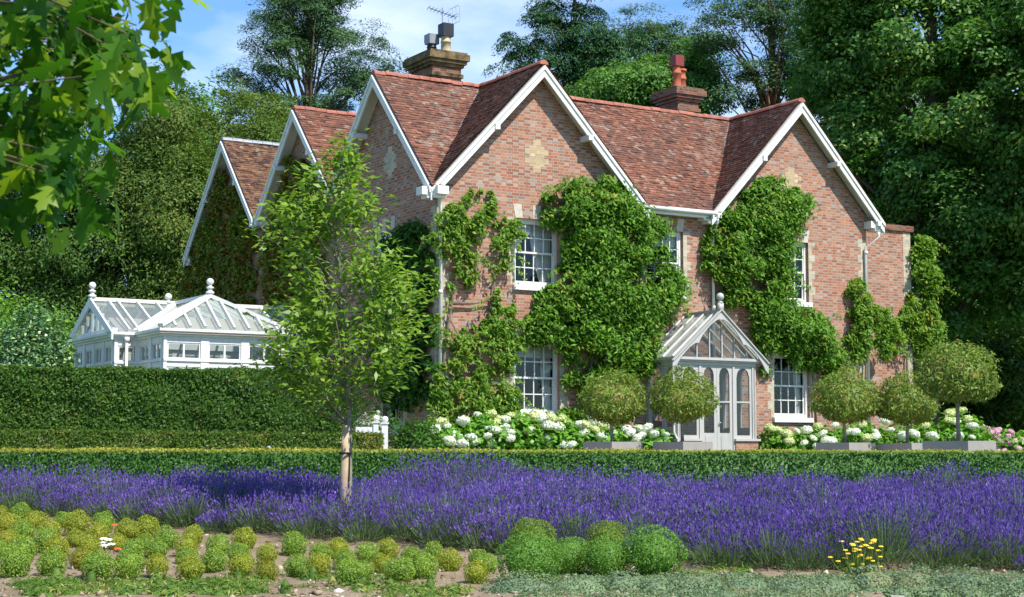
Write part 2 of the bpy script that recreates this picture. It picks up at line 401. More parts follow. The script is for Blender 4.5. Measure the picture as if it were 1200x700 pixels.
def wall_cells(mb, a0, a1, z0, z1, holes, face):
    """wall sheet split round openings; face(a,z,depth)->point"""
    A = sorted({a0,a1,*[h[0]-h[1]/2 for h in holes],*[h[0]+h[1]/2 for h in holes]}); Z = sorted({z0,z1,*[h[2] for h in holes],*[h[3] for h in holes]})
    for i in range(len(A)-1):
        for j in range(len(Z)-1):
            ca, cz = (A[i]+A[i+1])/2, (Z[j]+Z[j+1])/2
            if any(abs(ca-h[0]) < h[1]/2 and h[2] < cz < h[3] for h in holes): continue
            mb.add([face(A[i],Z[j],0),face(A[i+1],Z[j],0),face(A[i+1],Z[j+1],0),face(A[i],Z[j+1],0)], [(0,1,2,3)])
    for h in holes:
        l,r,b,t = h[0]-h[1]/2,h[0]+h[1]/2,h[2],h[3]; D = .24
        for p,q in (((l,b),(l,t)),((l,t),(r,t)),((r,t),(r,b)),((r,b),(l,b))):
            mb.add([face(*p,0),face(*q,0),face(*q,D),face(*p,D)], [(0,1,2,3)])
ff = lambda a,z,d: (a, d, z); fs_ = lambda a,z,d: (d, a, z)
zw = ZE+OH*SL                                   # wall head under the rafters
w = MB(); wall_cells(w, 0, LEN, GZ-.3, zw, WINS_F, ff)
for c,h in ((TA,TA),(TB,LEN-TB)):
    w.add([(c-h,0,zw),(c+h,0,zw),(c,0,zw+h*SL-.03)], [(0,1,2)])
part(w, 'front_wall', M['brick'])
w = MB(); wall_cells(w, 0, S_END, GZ-.3, zw, WINS_S, fs_)
for c,h0,h1 in ((S1,S1,2.9),(S2,2.6,2.8),(S3,3.0,2.95)):
    w.add([(0,c-h0,zw),(0,c+h1,zw),(0,c+h1,ZR-h1*SL-.03),(0,c,ZR-.03),(0,c-h0,ZR-h0*SL-.03)], [(0,1,2,3,4)])
part(w, 'side_wall', M['brick'])
w = MB(); w.add([(LEN,0,GZ-.3),(LEN,5.7,GZ-.3),(LEN,5.7,zw),(LEN,S1,ZR-.05),(LEN,0,zw)], [(0,1,2,3,4)])
w.add([(0,S_END,GZ-.3),(9.5,S_END,GZ-.3),(9.5,S_END,zw),(0,S_END,zw)], [(0,1,2,3)])
w.add([(9.5,5.7,GZ-.3),(9.5,S_END,GZ-.3),(9.5,S_END,zw),(9.5,S3,ZR-.05),(9.5,S3-2.8,ZR-2.9),(9.5,S2,ZR-.05),(9.5,5.7,zw)], [(0,1,2,3,4,5,6)])
w.add([(9.5,5.7,GZ-.3),(LEN,5.7,GZ-.3),(LEN,5.7,zw),(9.5,5.7,zw)], [(0,1,2,3)])
part(w, 'rear_wall', M['brick'])
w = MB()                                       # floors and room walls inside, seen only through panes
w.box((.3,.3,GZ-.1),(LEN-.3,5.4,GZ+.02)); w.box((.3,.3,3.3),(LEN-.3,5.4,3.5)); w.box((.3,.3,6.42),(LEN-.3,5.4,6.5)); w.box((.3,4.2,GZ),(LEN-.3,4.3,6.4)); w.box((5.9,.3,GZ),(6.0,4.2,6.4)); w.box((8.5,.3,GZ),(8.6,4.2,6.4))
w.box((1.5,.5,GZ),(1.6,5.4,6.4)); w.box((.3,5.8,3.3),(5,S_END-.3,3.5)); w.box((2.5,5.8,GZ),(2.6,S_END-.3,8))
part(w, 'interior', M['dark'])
# lower flat-topped wing at the far right, a chimney breast of the same brick
w = MB(); w.box((LEN+.002,.75,GZ-.3),(16.7,4.6,6.62)); wing = part(w, 'wing', M['brick'])
w = MB(); w.box((LEN+.004,.68,6.622),(16.8,4.7,6.80)); part(w, 'coping', M['stack_brick'], wing)
w = MB(); w.box((16.4,.742,GZ-.3),(16.705,1.1,6.60)); part(w, 'quoin', M['quoin_brick'], wing)

# roof: every tile is laid, course by course
rng = np.random.default_rng(7)
def tiled(o, eu, ev, nu_len, nv_len, keep=None, gauge=.105, tw=.168):
    """o: eave corner, eu: unit along eave, ev: unit up the slope; returns verts, quads"""
    o = np.asarray(o,float); eu = np.asarray(eu,float); ev = np.asarray(ev,float); nn = np.cross(eu, ev); nn /= np.linalg.norm(nn)
    if nn[2] < 0: nn = -nn
    nr = int(nv_len/gauge); nc = int(nu_len/tw)
    I,J = np.meshgrid(np.arange(nc+1), np.arange(nr)); I = I.ravel(); J = J.ravel()
    u0 = I*tw-(J%2)*tw/2; u1 = np.clip(u0+tw-.004, 0, nu_len); u0 = np.clip(u0, 0, nu_len); ok = u1-u0 > .02
    I,J,u0,u1 = I[ok],J[ok],u0[ok],u1[ok]; n = len(I)
    sag = .012*np.sin(u0*1.3+J*.05)+.008*np.sin(u0*.5+J*.2)
    v0 = J*gauge+rng.normal(0,.006,n); v1 = np.minimum(v0+gauge*1.7, nv_len)
    lift = .030+np.abs(rng.normal(0,.009,n))
    def P(u,v,h): return o+u[:,None]*eu+v[:,None]*ev+h[:,None]*nn
    tw_ = rng.normal(0,.004,n)
    a = P(u0,v0,lift+tw_+sag); b = P(u1,v0,lift-tw_+sag); c = P(u1,v1,.002+sag); d = P(u0,v1,.002+sag)
    e = P(u0,v0,lift+tw_-.026+sag); f = P(u1,v0,lift-tw_-.026+sag)
    v = np.stack([a,b,c,d,e,f],1).reshape(-1,3); k = np.arange(n)[:,None]*6
    q = np.concatenate([k+np.array([[0,1,2,3]]), k+np.array([[4,5,1,0]])])
    return v, q
def slope_sheet(mb, o, eu, ev, a, b):
    o = np.asarray(o,float); eu=np.asarray(eu,float); ev=np.asarray(ev,float)
    mb.add([o,o+eu*a,o+eu*a+ev*b,o+ev*b], [(0,1,2,3)])
ang = math.atan(SL); ca, sa = cos(ang), sin(ang)
def roof_pair(name, ax, c, a0, a1, half0, half1, mat, over=None, sides=(-1,1), side=False):
    """ridge along axis ax at cross position c from a0 to a1"""
    gs = []; deck = MB()
    for sgn,hf in ((-1,half0),(1,half1)):
        if sgn not in sides: continue
        z0 = ZR-hf*SL; ln = hf/ca
        if ax == 't': o = (a0, c+sgn*hf, z0); eu = (1,0,0); ev = (0,-sgn*ca,sa)
        else: o = (c+sgn*hf, a0, z0); eu = (0,1,0); ev = (-sgn*ca,0,sa)
        v,q = tiled(o, eu, ev, a1-a0, ln)
        if over and sgn < 0:                           # eaves stop where the gable walls stand
            vv = v.reshape(-1,6,3); mt = vv[:,:,0].mean(1); ms_ = vv[:,:,1].mean(1)
            keep = (ms_ > .04) | ((mt > over[0]) & (mt < over[1])) | (mt < .02)
            v = vv[keep].reshape(-1,3); q = np.concatenate([np.arange(keep.sum())[:,None]*6+np.array([[0,1,2,3]]), np.arange(keep.sum())[:,None]*6+np.array([[4,5,1,0]])])
            o2 = np.array([over[0], o[1], o[2]-.05]); slope_sheet(deck, o2, eu, ev, over[1]-over[0], ln)
            k_ = (0-o[1])/ca; o2 = np.array(o)+np.array(ev)*k_-np.array((0,0,.05)); slope_sheet(deck, o2, eu, ev, over[0]-a0-.003, ln-k_)
            o2 = o2+np.array([over[1]+.003-a0,0,0]); slope_sheet(deck, o2, eu, ev, a1-over[1]-.003, ln-k_)
        elif side and sgn < 0:                         # no eave across the face of the side gable
            vv = v.reshape(-1,6,3); keep = (vv[:,:,0].mean(1) > .04) | (vv[:,:,1].mean(1) < .02); k_ = np.arange(keep.sum())[:,None]*6
            v = vv[keep].reshape(-1,3); q = np.concatenate([k_+np.array([[0,1,2,3]]), k_+np.array([[4,5,1,0]])])
            o2 = np.array(o)-np.array((0,0,.05)); slope_sheet(deck, o2, eu, ev, OH, ln); kk = (0-o[0])/ca; slope_sheet(deck, o2+np.array(ev)*kk+np.array([0,OH,0]), eu, ev, a1-a0-OH, ln-kk)
        else:
            o2 = np.array(o)-np.array((0,0,.05)); slope_sheet(deck, o2, eu, ev, a1-a0, ln)
        gs.append((v,q))
    v,q = join(*gs); v = v-np.array([0,0,GZ])
    r = place(name, np_mesh(name, v, q, mat), house)
    d = part(deck, 'roof_deck', M['cream'], r)
    m = MB(); k = int((a1-a0)/.33)                     # ridge tiles
    for i in range(k):
        x0 = a0+(a1-a0)*i/k; x1 = a0+(a1-a0)*(i+1)/k-.012; j = rng.normal(0,.006); pr = []
        for th in np.linspace(0,pi,7): pr.append((cos(th)*.13, sin(th)*.12-.035+j))
        ring = [((x0,c+p,ZR+h) if ax=='t' else (c+p,x0,ZR+h)) for p,h in pr]
        m.prism(ring, (x1-x0,0,0) if ax=='t' else (0,x1-x0,0))
    part(m, 'ridge', M['ridge'] if mat is not M['tile2'] else M['lead'], r)
    return r
HF = TA+OH
roof_pair('main_roof', 't', S1, -OH, LEN+.3, HF, 2.58, M['tile'], (5.82, 8.6)); roof_pair('rear_slope', 't', S1, 9.8, LEN+.3, HF, HF, M['tile'], None, (1,))
roof_pair('left_gable_roof', 's', TA, -OH, S1, HF, HF, M['tile'], None, (-1,1), True)
roof_pair('right_gable_roof', 's', TB, -OH, S1, HF, LEN+OH-TB, M['tile'])
roof_pair('rear_roof', 't', S2, -OH, 9.8, 2.58, 2.79, M['tile'])
roof_pair('rear_roof', 't', S3, -OH, 9.8, 2.79, HF, M['tile2'])
# bargeboards, soffits and purlin ends
def barge(ax, c, h0, h1, trim0=0, trim1=0):
    m = MB(); sf = MB(); pu = MB()
    def P(x, z, d): return (x, -d, z) if ax == 'front' else (-d, x, z)
    for sg,h,tr in ((-1,h0,trim0),(1,h1,trim1)):
        hx = h-tr; a = (c, ZR-.06); b = (c+sg*hx, ZR-.06-hx*SL); dn = .20/ca
        m.prism([P(a[0],a[1],OH+.02),P(b[0],b[1],OH+.02),P(b[0],b[1]-dn,OH+.02),P(a[0],a[1]-dn,OH+.02)], np.array(P(0,0,-.05)))
        m.prism([P(a[0],a[1]+.0,OH+.055),P(b[0],b[1],OH+.055),P(b[0],b[1]-.07/ca,OH+.055),P(a[0],a[1]-.07/ca,OH+.055)], np.array(P(0,0,-.034)))
        sf.prism([P(a[0],a[1]-.06,.0),P(b[0],b[1]-.06,.0),P(b[0],b[1]-.06,OH-.032),P(a[0],a[1]-.06,OH-.032)], (0,0,-.03))
        for k in (.43,.93):
            if k*h > hx: continue
            x = c+sg*h*k; z = ZR-h*k*SL-.22
            pu.box(P(x-.07,z-.16,-.1), P(x+.07,z-.02,OH+.06))
        if tr == 0:
            x = c+sg*(h-.12); z = ZR-(h-.12)*SL
            pu.box(P(x-.20,z-.42,0.01), P(x+.12,z-.20,OH-.04)); pu.box(P(x-.34,z-.34,0.01), P(x-.2,z-.14,OH-.05))
    for i,q in enumerate(each(m)):
        if i%2 == 0: b = part(q, 'bargeboard', M['white'])
        else: part(q, 'moulding', M['white'], b)
    for q in each(sf): part(q, 'soffit', M['cream'], b)
    for q in each(pu): part(q, 'purlin_end', M['white'], b)
barge('front', TA, HF, HF); barge('front', TB, HF, LEN+OH-TB)
barge('side', S1, HF, 2.58, 0, .1); barge('side', S2, 2.58, 2.79, .1, .1); barge('side', S3, 2.79, HF, .1, 0)
# gutter and downpipes
m = MB(); m.tube([(5.95,-OH-.02,ZE-.02),(8.4,-OH-.02,ZE-.02)], .065, 8); part(m, 'gutter', M['white'], house, True)
m = MB(); m.box((5.9,-.25,ZE-.12),(8.5,-.0,ZE-.08)); m.box((5.9,-OH+.04,ZE-.16),(8.5,-OH+.07,ZE+.0)); part(m, 'fascia', M['white'])
def downpipe(t, s, top, bend):
    m = MB(); pts = [(t+bend[0],s+bend[1],top),(t+bend[0],s+bend[1],top-.12),(t,s,top-.45),(t,s,GZ)]
    m.tube(pts, .043, 10)
    for z in (top-.6, 3.9, 1.9, .2): m.tube([(t,s,z-.04),(t,s,z+.04)], .055, 10)
    part(m, 'downpipe', M['white'], house, True)
downpipe(.06, -.09, ZE-.15, (-.15,-.2)); downpipe(LEN-.1, -.09, ZE-.1, (.3,-.22)); downpipe(8.5, -.09, ZE-.1, (-.05,-.28))
# quoins and the stone diaper crosses
def quoin_strip(name, f, a0, z0, z1, sgn=1, w0=.34, w1=.23):
    m = MB(); z = z0; k = 0
    while z < z1-.05:
        wd = w0 if k%2 else w1; h = min(.228, z1-z)
        m.prism([f(a0,z,-.006),f(a0+sgn*wd,z,-.006),f(a0+sgn*wd,z+h,-.006),f(a0,z+h,-.006)], np.array(f(0,0,.004)))
        z += h; k += 1
    part(m, name, M['quoin_brick'])
quoin_strip('quoin', ff, .005, GZ, ZE-.3); quoin_strip('quoin', ff, LEN-.005, GZ, ZE-.3, -1); quoin_strip('quoin', fs_, .005, GZ, ZE-.4, 1, .3, .2)
def cross(f, c, z, mat):
    m = MB(); ws = [1,1,2,2,3,3,3,2,2,1,1]; wid = [.0,.24,.46,.72]
    ws = [1,1,2,3,3,2,3,3,2,1,1]
    for i,k in enumerate(ws):
        zz = z+(i-len(ws)/2)*.0765; h = wid[k]/2
        m.prism([f(c-h,zz,-.006),f(c+h,zz,-.006),f(c+h,zz+.0765,-.006),f(c-h,zz+.0765,-.006)], np.array(f(0,0,.004)))
    part(m, 'diaper_cross', mat)
cross(ff, TA, 7.53, M['buff_brick']); cross(ff, 11.4, 7.6, M['buff_brick']); cross(fs_, 2.55, 7.5, M['quoin_brick'])

# sash windows
def sash(f, c, wd, z0, z1, style, cols=4):
    l, r = c-wd/2, c+wd/2; D = .10; fr = MB(); t = .075
    B = lambda mb,a0,a1,zz0,zz1,d0,d1: mb.box(f(a0,zz0,d0), f(a1,zz1,d1))
    B(fr,l,l+t,z0,z1,D,D+.12); B(fr,r-t,r,z0,z1,D,D+.12); B(fr,l+t,r-t,z1-t,z1,D,D+.12); B(fr,l+t,r-t,z0,z0+t,D,D+.12)
    win = part(fr, 'window', M['white'])
    il, ir, ib, it_ = l+t, r-t, z0+t, z1-t; mid = (ib+it_)/2
    for nm,(b,tp,d) in (('lower_sash',(ib,mid+.02,D+.055)),('upper_sash',(mid-.02,it_,D+.015))):
        s_ = MB(); e = .045
        B(s_,il,il+e,b,tp,d,d+.04); B(s_,ir-e,ir,b,tp,d,d+.04); B(s_,il+e,ir-e,b,b+e,d,d+.04); B(s_,il+e,ir-e,tp-e,tp,d,d+.04)
        for k in range(1,cols):
            x = il+e+(ir-il-2*e)*k/cols; B(s_,x-.013,x+.013,b+e,tp-e,d+.005,d+.035)
        zz = (b+tp)/2; B(s_,il+e,ir-e,zz-.013,zz+.013,d+.006,d+.034)
        part(s_, 'sash', M['white'], win)
    g = MB(); d = D+.035; g.add([f(il,ib,d+.04),f(ir,ib,d+.04),f(ir,mid,d+.04),f(il,mid,d+.04)], [(0,1,2,3)]); g.add([f(il,mid,d),f(ir,mid,d),f(ir,it_,d),f(il,it_,d)], [(0,1,2,3)])
    part(g, 'pane', M['glass'], win)
    s_ = MB(); B(s_,l-.06,r+.06,z0-.13,z0-.001,-.09,D+.2); part(s_, 'sill', M['white'], win)
    # flat arch of painted stone wedges
    m = MB(); n = 5
    for k in range(n):
        if k%2: continue
        a0 = l+wd*(k+.08)/n; a1 = l+wd*(k+.92)/n; sp = .12
        g0 = c+(a0-c)*(1+sp); g1 = c+(a1-c)*(1+sp)
        m.prism([f(a0,z1+.006,-.012),f(a1,z1+.006,-.012),f(g1,z1+.36,-.012),f(g0,z1+.36,-.012)], np.array(f(0,0,.008)))
    [part(q, 'lintel_stone', M['stone'], win) for q in each(m)]
    jm = MB()
    z = z0
    k = 0
    while z < z1-.05:
        h = min(.228, z1-z); ww = .24 if k%2 else .13
        for x0,x1 in ((l-ww,l-.002),(r+.002,r+ww)): jm.prism([f(x0,z,-.006),f(x1,z,-.006),f(x1,z+h,-.006),f(x0,z+h,-.006)], np.array(f(0,0,.004)))
        z += h; k += 1
    part(jm, 'jamb', M['quoin_brick'], win)
    # drapes and blind inside
    def drape(x0t, x1t, x0b, x1b, zt, zb, dd):
        m = MB(); n = 22; rows = 8; pts = []
        for j in range(rows+1):
            q = j/rows; zz = zt+(zb-zt)*q; qq = q**1.3
            for i in range(n+1):
                x = (x0t+(x1t-x0t)*i/n)*(1-qq)+(x0b+(x1b-x0b)*i/n)*qq
                pts.append(f(x, zz, dd+.03*sin(i*1.9)))
        m.add(pts, [(j*(n+1)+i, j*(n+1)+i+1, (j+1)*(n+1)+i+1, (j+1)*(n+1)+i) for j in range(rows) for i in range(n)])
        part(m, 'curtain', M['curtain'], win, True)
    if style == 'up':
        drape(il+.55, ir, ir-.32, ir-.02, it_-.3, ib, D+.2); drape(il, il+.36, il, il+.04, it_-.3, mid-.1, D+.2)
    if style == 'lowr': drape(ir-.3, ir, ir-.16, ir, it_, ib, D+.2)
    if style == 'low': drape(ir-.3, ir, ir-.22, ir, it_, ib, D+.25); drape(il, il+.2, il, il+.14, it_, ib, D+.25)
    if style in ('up','low','mid'):
        m = MB(); B(m,il,ir,it_-.32,it_,D+.13,D+.15); part(m, 'blind', M['blind'], win)
    return win
for a in WINS_F: sash(ff, *a)
for a in WINS_S: sash(fs_, *a, cols=3)

# chimneys
def chimney(t, s, lt, ls, zb, zc, mat, cap):
    m = MB(); m.box((t-lt/2,s-ls/2,zb),(t+lt/2,s+ls/2,zc)); ch = part(m, 'chimney', mat)
    m = MB()
    for k,(e,h0,h1) in enumerate([(.05,-.62,-.52),(.06,-.34,-.26),(.12,-.26,-.17),(.18,-.17,0.0),(.13,0,.06)]):
        m.box((t-lt/2-e,s-ls/2-e,zc+h0+.003*k),(t+lt/2+e,s+ls/2+e,zc+h1+.003*k))
    part(m, 'cap', cap, ch); return ch
CAPM = simple('lichen_cap', (.17,.125,.065), .9, .1, .75, 5)
c1 = wh(at(511, 60, 44.3)); ch = chimney(c1[0], c1[1], .88, 1.25, 8.9, 10.75, M['stack_brick'], CAPM)
zc = 10.8
def pot(ch, t, s, z, r, h, mat, cowl=None):
    m = MB(); m.lathe([(r*1.1,0),(r*1.1,.05),(r,.08),(r*.93,h*.55),(r*1.03,h*.56),(r*1.03,h*.62),(r*.93,h*.63),(r*.9,h*.9),(r*1.12,h*.91),(r*1.12,h),(r*.8,h+.005)], (t,s,z), 14)
    p = part(m, 'chimney_pot', mat, ch, True)
    if cowl:
        m = MB(); e = r*1.15; m.box((t-e,s-e,z+h*.82),(t+e,s+e,z+h*.82+cowl[1])); part(m, 'cowl', cowl[0], ch)
pot(ch, c1[0]+.13, c1[1]-.32, zc, .14, .62, M['buffpot'], (M['black'],.36))
pot(ch, c1[0]-.12, c1[1]+.02, zc, .13, .42, M['black'], (M['lead'],.27)); pot(ch, c1[0]+.05, c1[1]+.36, zc, .13, .6, M['black'], (M['black'],.22))
m = MB(); A = np.array([c1[0]+.25, c1[1]+.1, zc]); m.tube([A, A+(0,0,1.45)], .016, 6)
B0 = A+np.array([-.38,.1,1.42]); B1 = A+np.array([.38,-.1,1.2]); m.tube([B0,B1], .014, 6)
for k in range(9):
    q = B0+(B1-B0)*k/8; m.tube([q-np.array([.05,.2,0]), q+np.array([.05,.2,0])], .009, 4)
for dx in (.0,.12): m.tube([B1+(0-dx,.2,-.18),B1+(0-dx,.2,.28)], .009, 4); m.tube([B1+(0-dx,-.2,-.18),B1+(0-dx,-.2,.28)], .009, 4)
for dz in (-.18,.05,.28): m.tube([B1+(-.06,-.25,dz),B1+(-.06,.25,dz)], .009, 4)
part(m, 'aerial', M['silver'], ch)
c2 = wh(at(795, 110, 48.2)); ch2 = chimney(c2[0], c2[1], .75, .95, 8.9, 10.65, M['stack_brick'], M['stack_brick'])
pot(ch2, c2[0]-.14, c2[1]-.12, 10.7, .135, .88, M['terracotta'], (M['redcowl'],.32)); pot(ch2, c2[0]+.2, c2[1]+.12, 10.7, .15, .72, M['terracotta'])
# lead flashing in the valleys
m = MB()
for (t,s) in ((-.1,0),):
    pass
for c0 in (TA-HF, TB-HF):
    d = HF; m.bar((c0+.02,-OH+.02,ZE+.045),(c0+d,-OH+d,ZR+.045), .10, .02)
part(m, 'valley', M['lead'])

# ------------------------------------------------------------------ glazed entrance porch
porch = thing('glazed_porch', 'pale grey glazed entrance porch with arched doors, pointed glass roof and ball finial', 'porch', hw(7.8,0,GZ), TH)
def ppart(mb, name, mat, parent=porch, smooth=False): return mb.build(name, mat, parent, off=(7.8,0,GZ), smooth=smooth)
T0,T1,SD = 6.30,8.86,1.36; PE,PR = 2.40,3.62; TM = (T0+T1)/2
def arch_panel(f, a0, a1, z0, z1, st, top, bot, d0, d1, mid=None, arch=True, parent=porch, name='glazed_panel', panel=None, mat=None, pp=None):
    pp = pp or ppart; mat = mat or M['putty']
    m = MB(); B = lambda x0,x1,y0,y1,e0=d0,e1=d1: m.box(f(x0,y0,e0), f(x1,y1,e1))
    B(a0,a0+st,z0,z1); B(a1-st,a1,z0,z1); B(a0+st,a1-st,z0,z0+bot)
    l,r = a0+st,a1-st; zt = z1-top; rad = (r-l)/2*1.15
    if arch:
        n = 12; zs = zt-rad
        for k in range(n):
            x0 = l+(r-l)*k/n; x1 = l+(r-l)*(k+1)/n
            h = lambda x: zs+rad*math.sqrt(max(0,1-((x-(l+r)/2)/((r-l)/2))**2))
            m.prism([f(x0,h(x0),d0),f(x1,h(x1),d0),f(x1,z1,d0),f(x0,z1,d0)], np.array(f(0,0,d1))-np.array(f(0,0,d0)))
    else: B(l,r,zt,z1)
    if mid: B(l,r,mid-.02,mid+.02)
    if panel: B(l+.04,r-.04,z0+.12,z0+bot-.08,d0-.012,d0)
    o = pp(m, name, mat, parent)
    g = MB(); d = (d0+d1)/2; g.add([f(l,z0+bot,d),f(r,z0+bot,d),f(r,zt,d),f(l,zt,d)], [(0,1,2,3)]); pp(g, 'pane', M['glass'], o)
    return o
pf = lambda a,z,d: (a, -SD+d, z); pl = lambda a,z,d: (T0+d, -a, z); pr_ = lambda a,z,d: (T1-d, -a, z)
m = MB(); m.box((T0-.04,-SD-.04,GZ),(T0+.74,-SD+.2,.28)); m.box((T1-.72,-SD-.04,GZ),(T1+.04,-SD+.2,.28)); m.box((T0-.04,-SD+.2,GZ),(T0+.2,0,.28)); m.box((T1-.2,-SD+.2,GZ),(T1+.04,0,.28)); [ppart(q, 'plinth', M['brick']) for q in each(m)]
m = MB()
for x0,x1 in ((T0-.09,T0+.76),(T1-.74,T1+.09)): m.box((x0,-SD-.09,.282),(x1,-SD+.14,.34))
m.box((T0-.09,-SD+.14,.282),(T0+.12,0,.34)); m.box((T1-.12,-SD+.14,.282),(T1+.09,0,.34)); [ppart(q, 'sill', M['putty']) for q in each(m)]
m = MB()
for x,y in ((T0+.05,-SD+.05),(T1-.05,-SD+.05),(T0+.05,-.06),(T1-.05,-.06)): m.box((x-.06,y-.06,.34),(x+.06,y+.06,PE-.16))
for x in (T0+.73,T1-.73): m.box((x-.035,-SD-.01,GZ),(x+.035,-SD+.11,PE-.16))
[ppart(q, 'post', M['putty']) for q in each(m)]
arch_panel(pf, T0+.11, T0+.695, .34, PE-.16, .075, .05, .09, .02, .07, mid=1.3)
arch_panel(pf, T1-.695, T1-.11, .34, PE-.16, .075, .05, .09, .02, .07, mid=1.3)
for a0,a1 in ((T0+.77,TM-.004),(TM+.004,T1-.77)):
    d = arch_panel(pf, a0, a1, GZ+.02, PE-.16, .085, .05, .72, .02, .07, mid=1.3, name='door', panel=True)
m = MB(); m.ball((TM+.07,-SD-.03,.75), .03, 8); ppart(m, 'handle', M['silver'], d, True)
for a0,a1 in ((.06,.72),(.74,1.37)): arch_panel(pl, a0, a1, .34, PE-.16, .07, .05, .3, .02, .07, mid=1.3); arch_panel(pr_, a0, a1, .34, PE-.16, .07, .05, .3, .02, .07, mid=1.3)
m = MB()
for e,z0,z1 in ((.02,PE-.16,PE-.08),(.07,PE-.08,PE-.03),(.13,PE-.03,PE+.04)):
    m.box((T0-e,-SD-e,z0),(T1+e,-SD+.12,z1)); m.box((T0-e,-SD+.12,z0),(T0+.12,0,z1)); m.box((T1-.12,-SD+.12,z0),(T1+e,0,z1))
ppart(m, 'cornice', M['putty'])
psl = (PR-PE)/(TM-T0+.13)
for sg in (-1,1):
    g = MB(); ex = TM+sg*(TM-T0+.13); g.add([(ex,-SD-.12,PE+.04),(ex,0,PE+.04),(TM,0,PR),(TM,-SD-.12,PR)], [(0,1,2,3)]); ro = ppart(g, 'roof', M['porchglass'])
    m = MB()
    for k in range(4):
        y = -SD+.04+(SD-.10)*k/3; m.bar((ex,y,PE+.06),(TM+sg*.03,y,PR+.02), .03, .05, up=(0,1,0))
    [ppart(q, 'rafter', M['white'], ro) for q in each(m)]
m = MB(); m.bar((TM,-SD-.1,PR+.04),(TM,0,PR+.04), .12, .07); ppart(m, 'ridge', M['putty'])
m = MB(); y = -SD-.2                                    # scalloped bargeboards
for sg in (-1,1):
    n = 30; hx = TM-T0+.30
    for k in range(n):
        q0,q1 = k/n,(k+1)/n
        def lo(q):
            b = .29-.15*abs(sin(min(q,.93)/.93*pi*2.0))**.55
            return b
        x0,x1 = TM+sg*hx*q0, TM+sg*hx*q1; z0,z1 = PR+.09-hx*q0*psl, PR+.09-hx*q1*psl
        m.prism([(x0,y,z0),(x1,y,z1),(x1,y,z1-lo(q1)),(x0,y,z0-lo(q0))], (0,.045,0))
    m.bar((TM+sg*.0,y-.012,PR+.07),(TM+sg*hx,y-.012,PR+.07-hx*psl), .03, .06, up=(0,1,0))
ppart(m, 'bargeboard', M['putty'])
m = MB(); m.box((TM-.07,y-.03,PR+.02),(TM+.07,y+.09,PR+.24)); m.lathe([(.075,0),(.075,.03),(.04,.05),(.04,.08)], (TM,y+.03,PR+.24), 12); m.ball((TM,y+.03,PR+.41), .105, 14); ppart(m, 'finial', M['putty'], porch, True)
m = MB(); yy = -SD+.03                                  # gable light over the doors
for x in np.linspace(T0+.25,T1-.25,6)[0:]:
    zt = PR-abs(x-TM)*psl-.08
    if zt > PE+.1: m.box((x-.016,yy,PE+.04),(x+.016,yy+.05,zt))
for sg in (-1,1): m.bar((TM,yy+.025,PR-.06),(TM+sg*(TM-T0),yy+.025,PR-.06-(TM-T0)*psl), .05, .10, up=(0,1,0))
gl_ = ppart(m, 'gable_light', M['putty']); g = MB(); g.add([(T0,yy+.03,PE+.04),(T1,yy+.03,PE+.04),(TM,yy+.03,PR-.05)], [(0,1,2)]); ppart(g, 'pane', M['glass'], gl_)
m = MB(); m.tube([(T0-.05,-SD+.1,PE-.1),(T0-.05,-SD+.1,.5),(T0-.05,-SD-.06,.3),(T0-.05,-SD-.06,GZ)], .035, 8); ppart(m, 'downpipe', M['putty'], porch, True)

# ------------------------------------------------------------------ conservatory
C0 = wh(at(192, 387, 41.5)); CT, CS, CZ = C0
cons = thing('conservatory', 'white timber conservatory with hipped glass roof and three ball finials', 'conservatory', hw(CT,CS,GZ), TH)
def cpart(mb, name, mat, parent=cons, smooth=False): return mb.build(name, mat, parent, off=(CT,CS,GZ), smooth=smooth)
BW, BD, GK, GM = 3.3, 1.95, .65, 3.55; t0 = CT-GK; s0 = CS+BD; s1 = s0+GM; CR = CZ+1.0; SR = (s0+s1)/2
def cwall(fn, a0, a1, n, sides='both'):
    """posts and two tiers of paired lights between a0 and a1 (fn(a,z,d) -> point)"""
    w_ = (a1-a0)/n
    m = MB(); B = lambda x0,x1,z0,z1,d0=0,d1=.12: m.box(fn(x0,z0,d0), fn(x1,z1,d1))
    for k in range(n+1):
        x = a0+w_*k; h = .11 if 0 < k < n else .09
        B(max(a0,x-h), min(a1,x+h), GZ, CZ-.14, -.01)
    for z0,z1 in ((GZ,.66),(2.16,2.36),(CZ-.30,CZ-.14)): B(a0,a1,z0,z1,.012,.10)
    B(a0,a1,2.30,2.36,-.03,.012)
    f_ = cpart(m, 'wall_frame', M['white'])
    for k in range(n):
        l = a0+w_*k+.11; r = a0+w_*(k+1)-.11
        for z0,z1 in ((.66,2.16),(2.36,CZ-.30)):
            mm = MB(); BB = lambda x0,x1,zz0,zz1: mm.box(fn(x0,zz0,.03), fn(x1,zz1,.08)); c = (l+r)/2
            BB(l,l+.035,z0,z1); BB(r-.035,r,z0,z1); BB(l+.035,r-.035,z0,z0+.035); BB(l+.035,r-.035,z1-.035,z1); BB(c-.025,c+.025,z0+.035,z1-.035)
            wn = cpart(mm, 'window', M['white']); g = MB(); g.add([fn(l,z0,.055),fn(r,z0,.055),fn(r,z1,.055),fn(l,z1,.055)], [(0,1,2,3)]); cpart(g, 'pane', M['glass'], wn)
cwall(lambda a,z,d: (a, CS+d, z), CT, CT+BW, 3)
cwall(lambda a,z,d: (CT+d, a, z), CS+.12, s0, 2)
cwall(lambda a,z,d: (CT+BW-d, a, z), CS+.12, s0, 2)
cwall(lambda a,z,d: (a, s0+d, z), t0, CT, 1)
cwall(lambda a,z,d: (a, s0+d, z), CT+BW, -.02, 2)
cwall(lambda a,z,d: (t0+d, a, z), s0+.12, s1, 4)
cwall(lambda a,z,d: (a, s1-d, z), t0, -.02, 4)
m = MB()
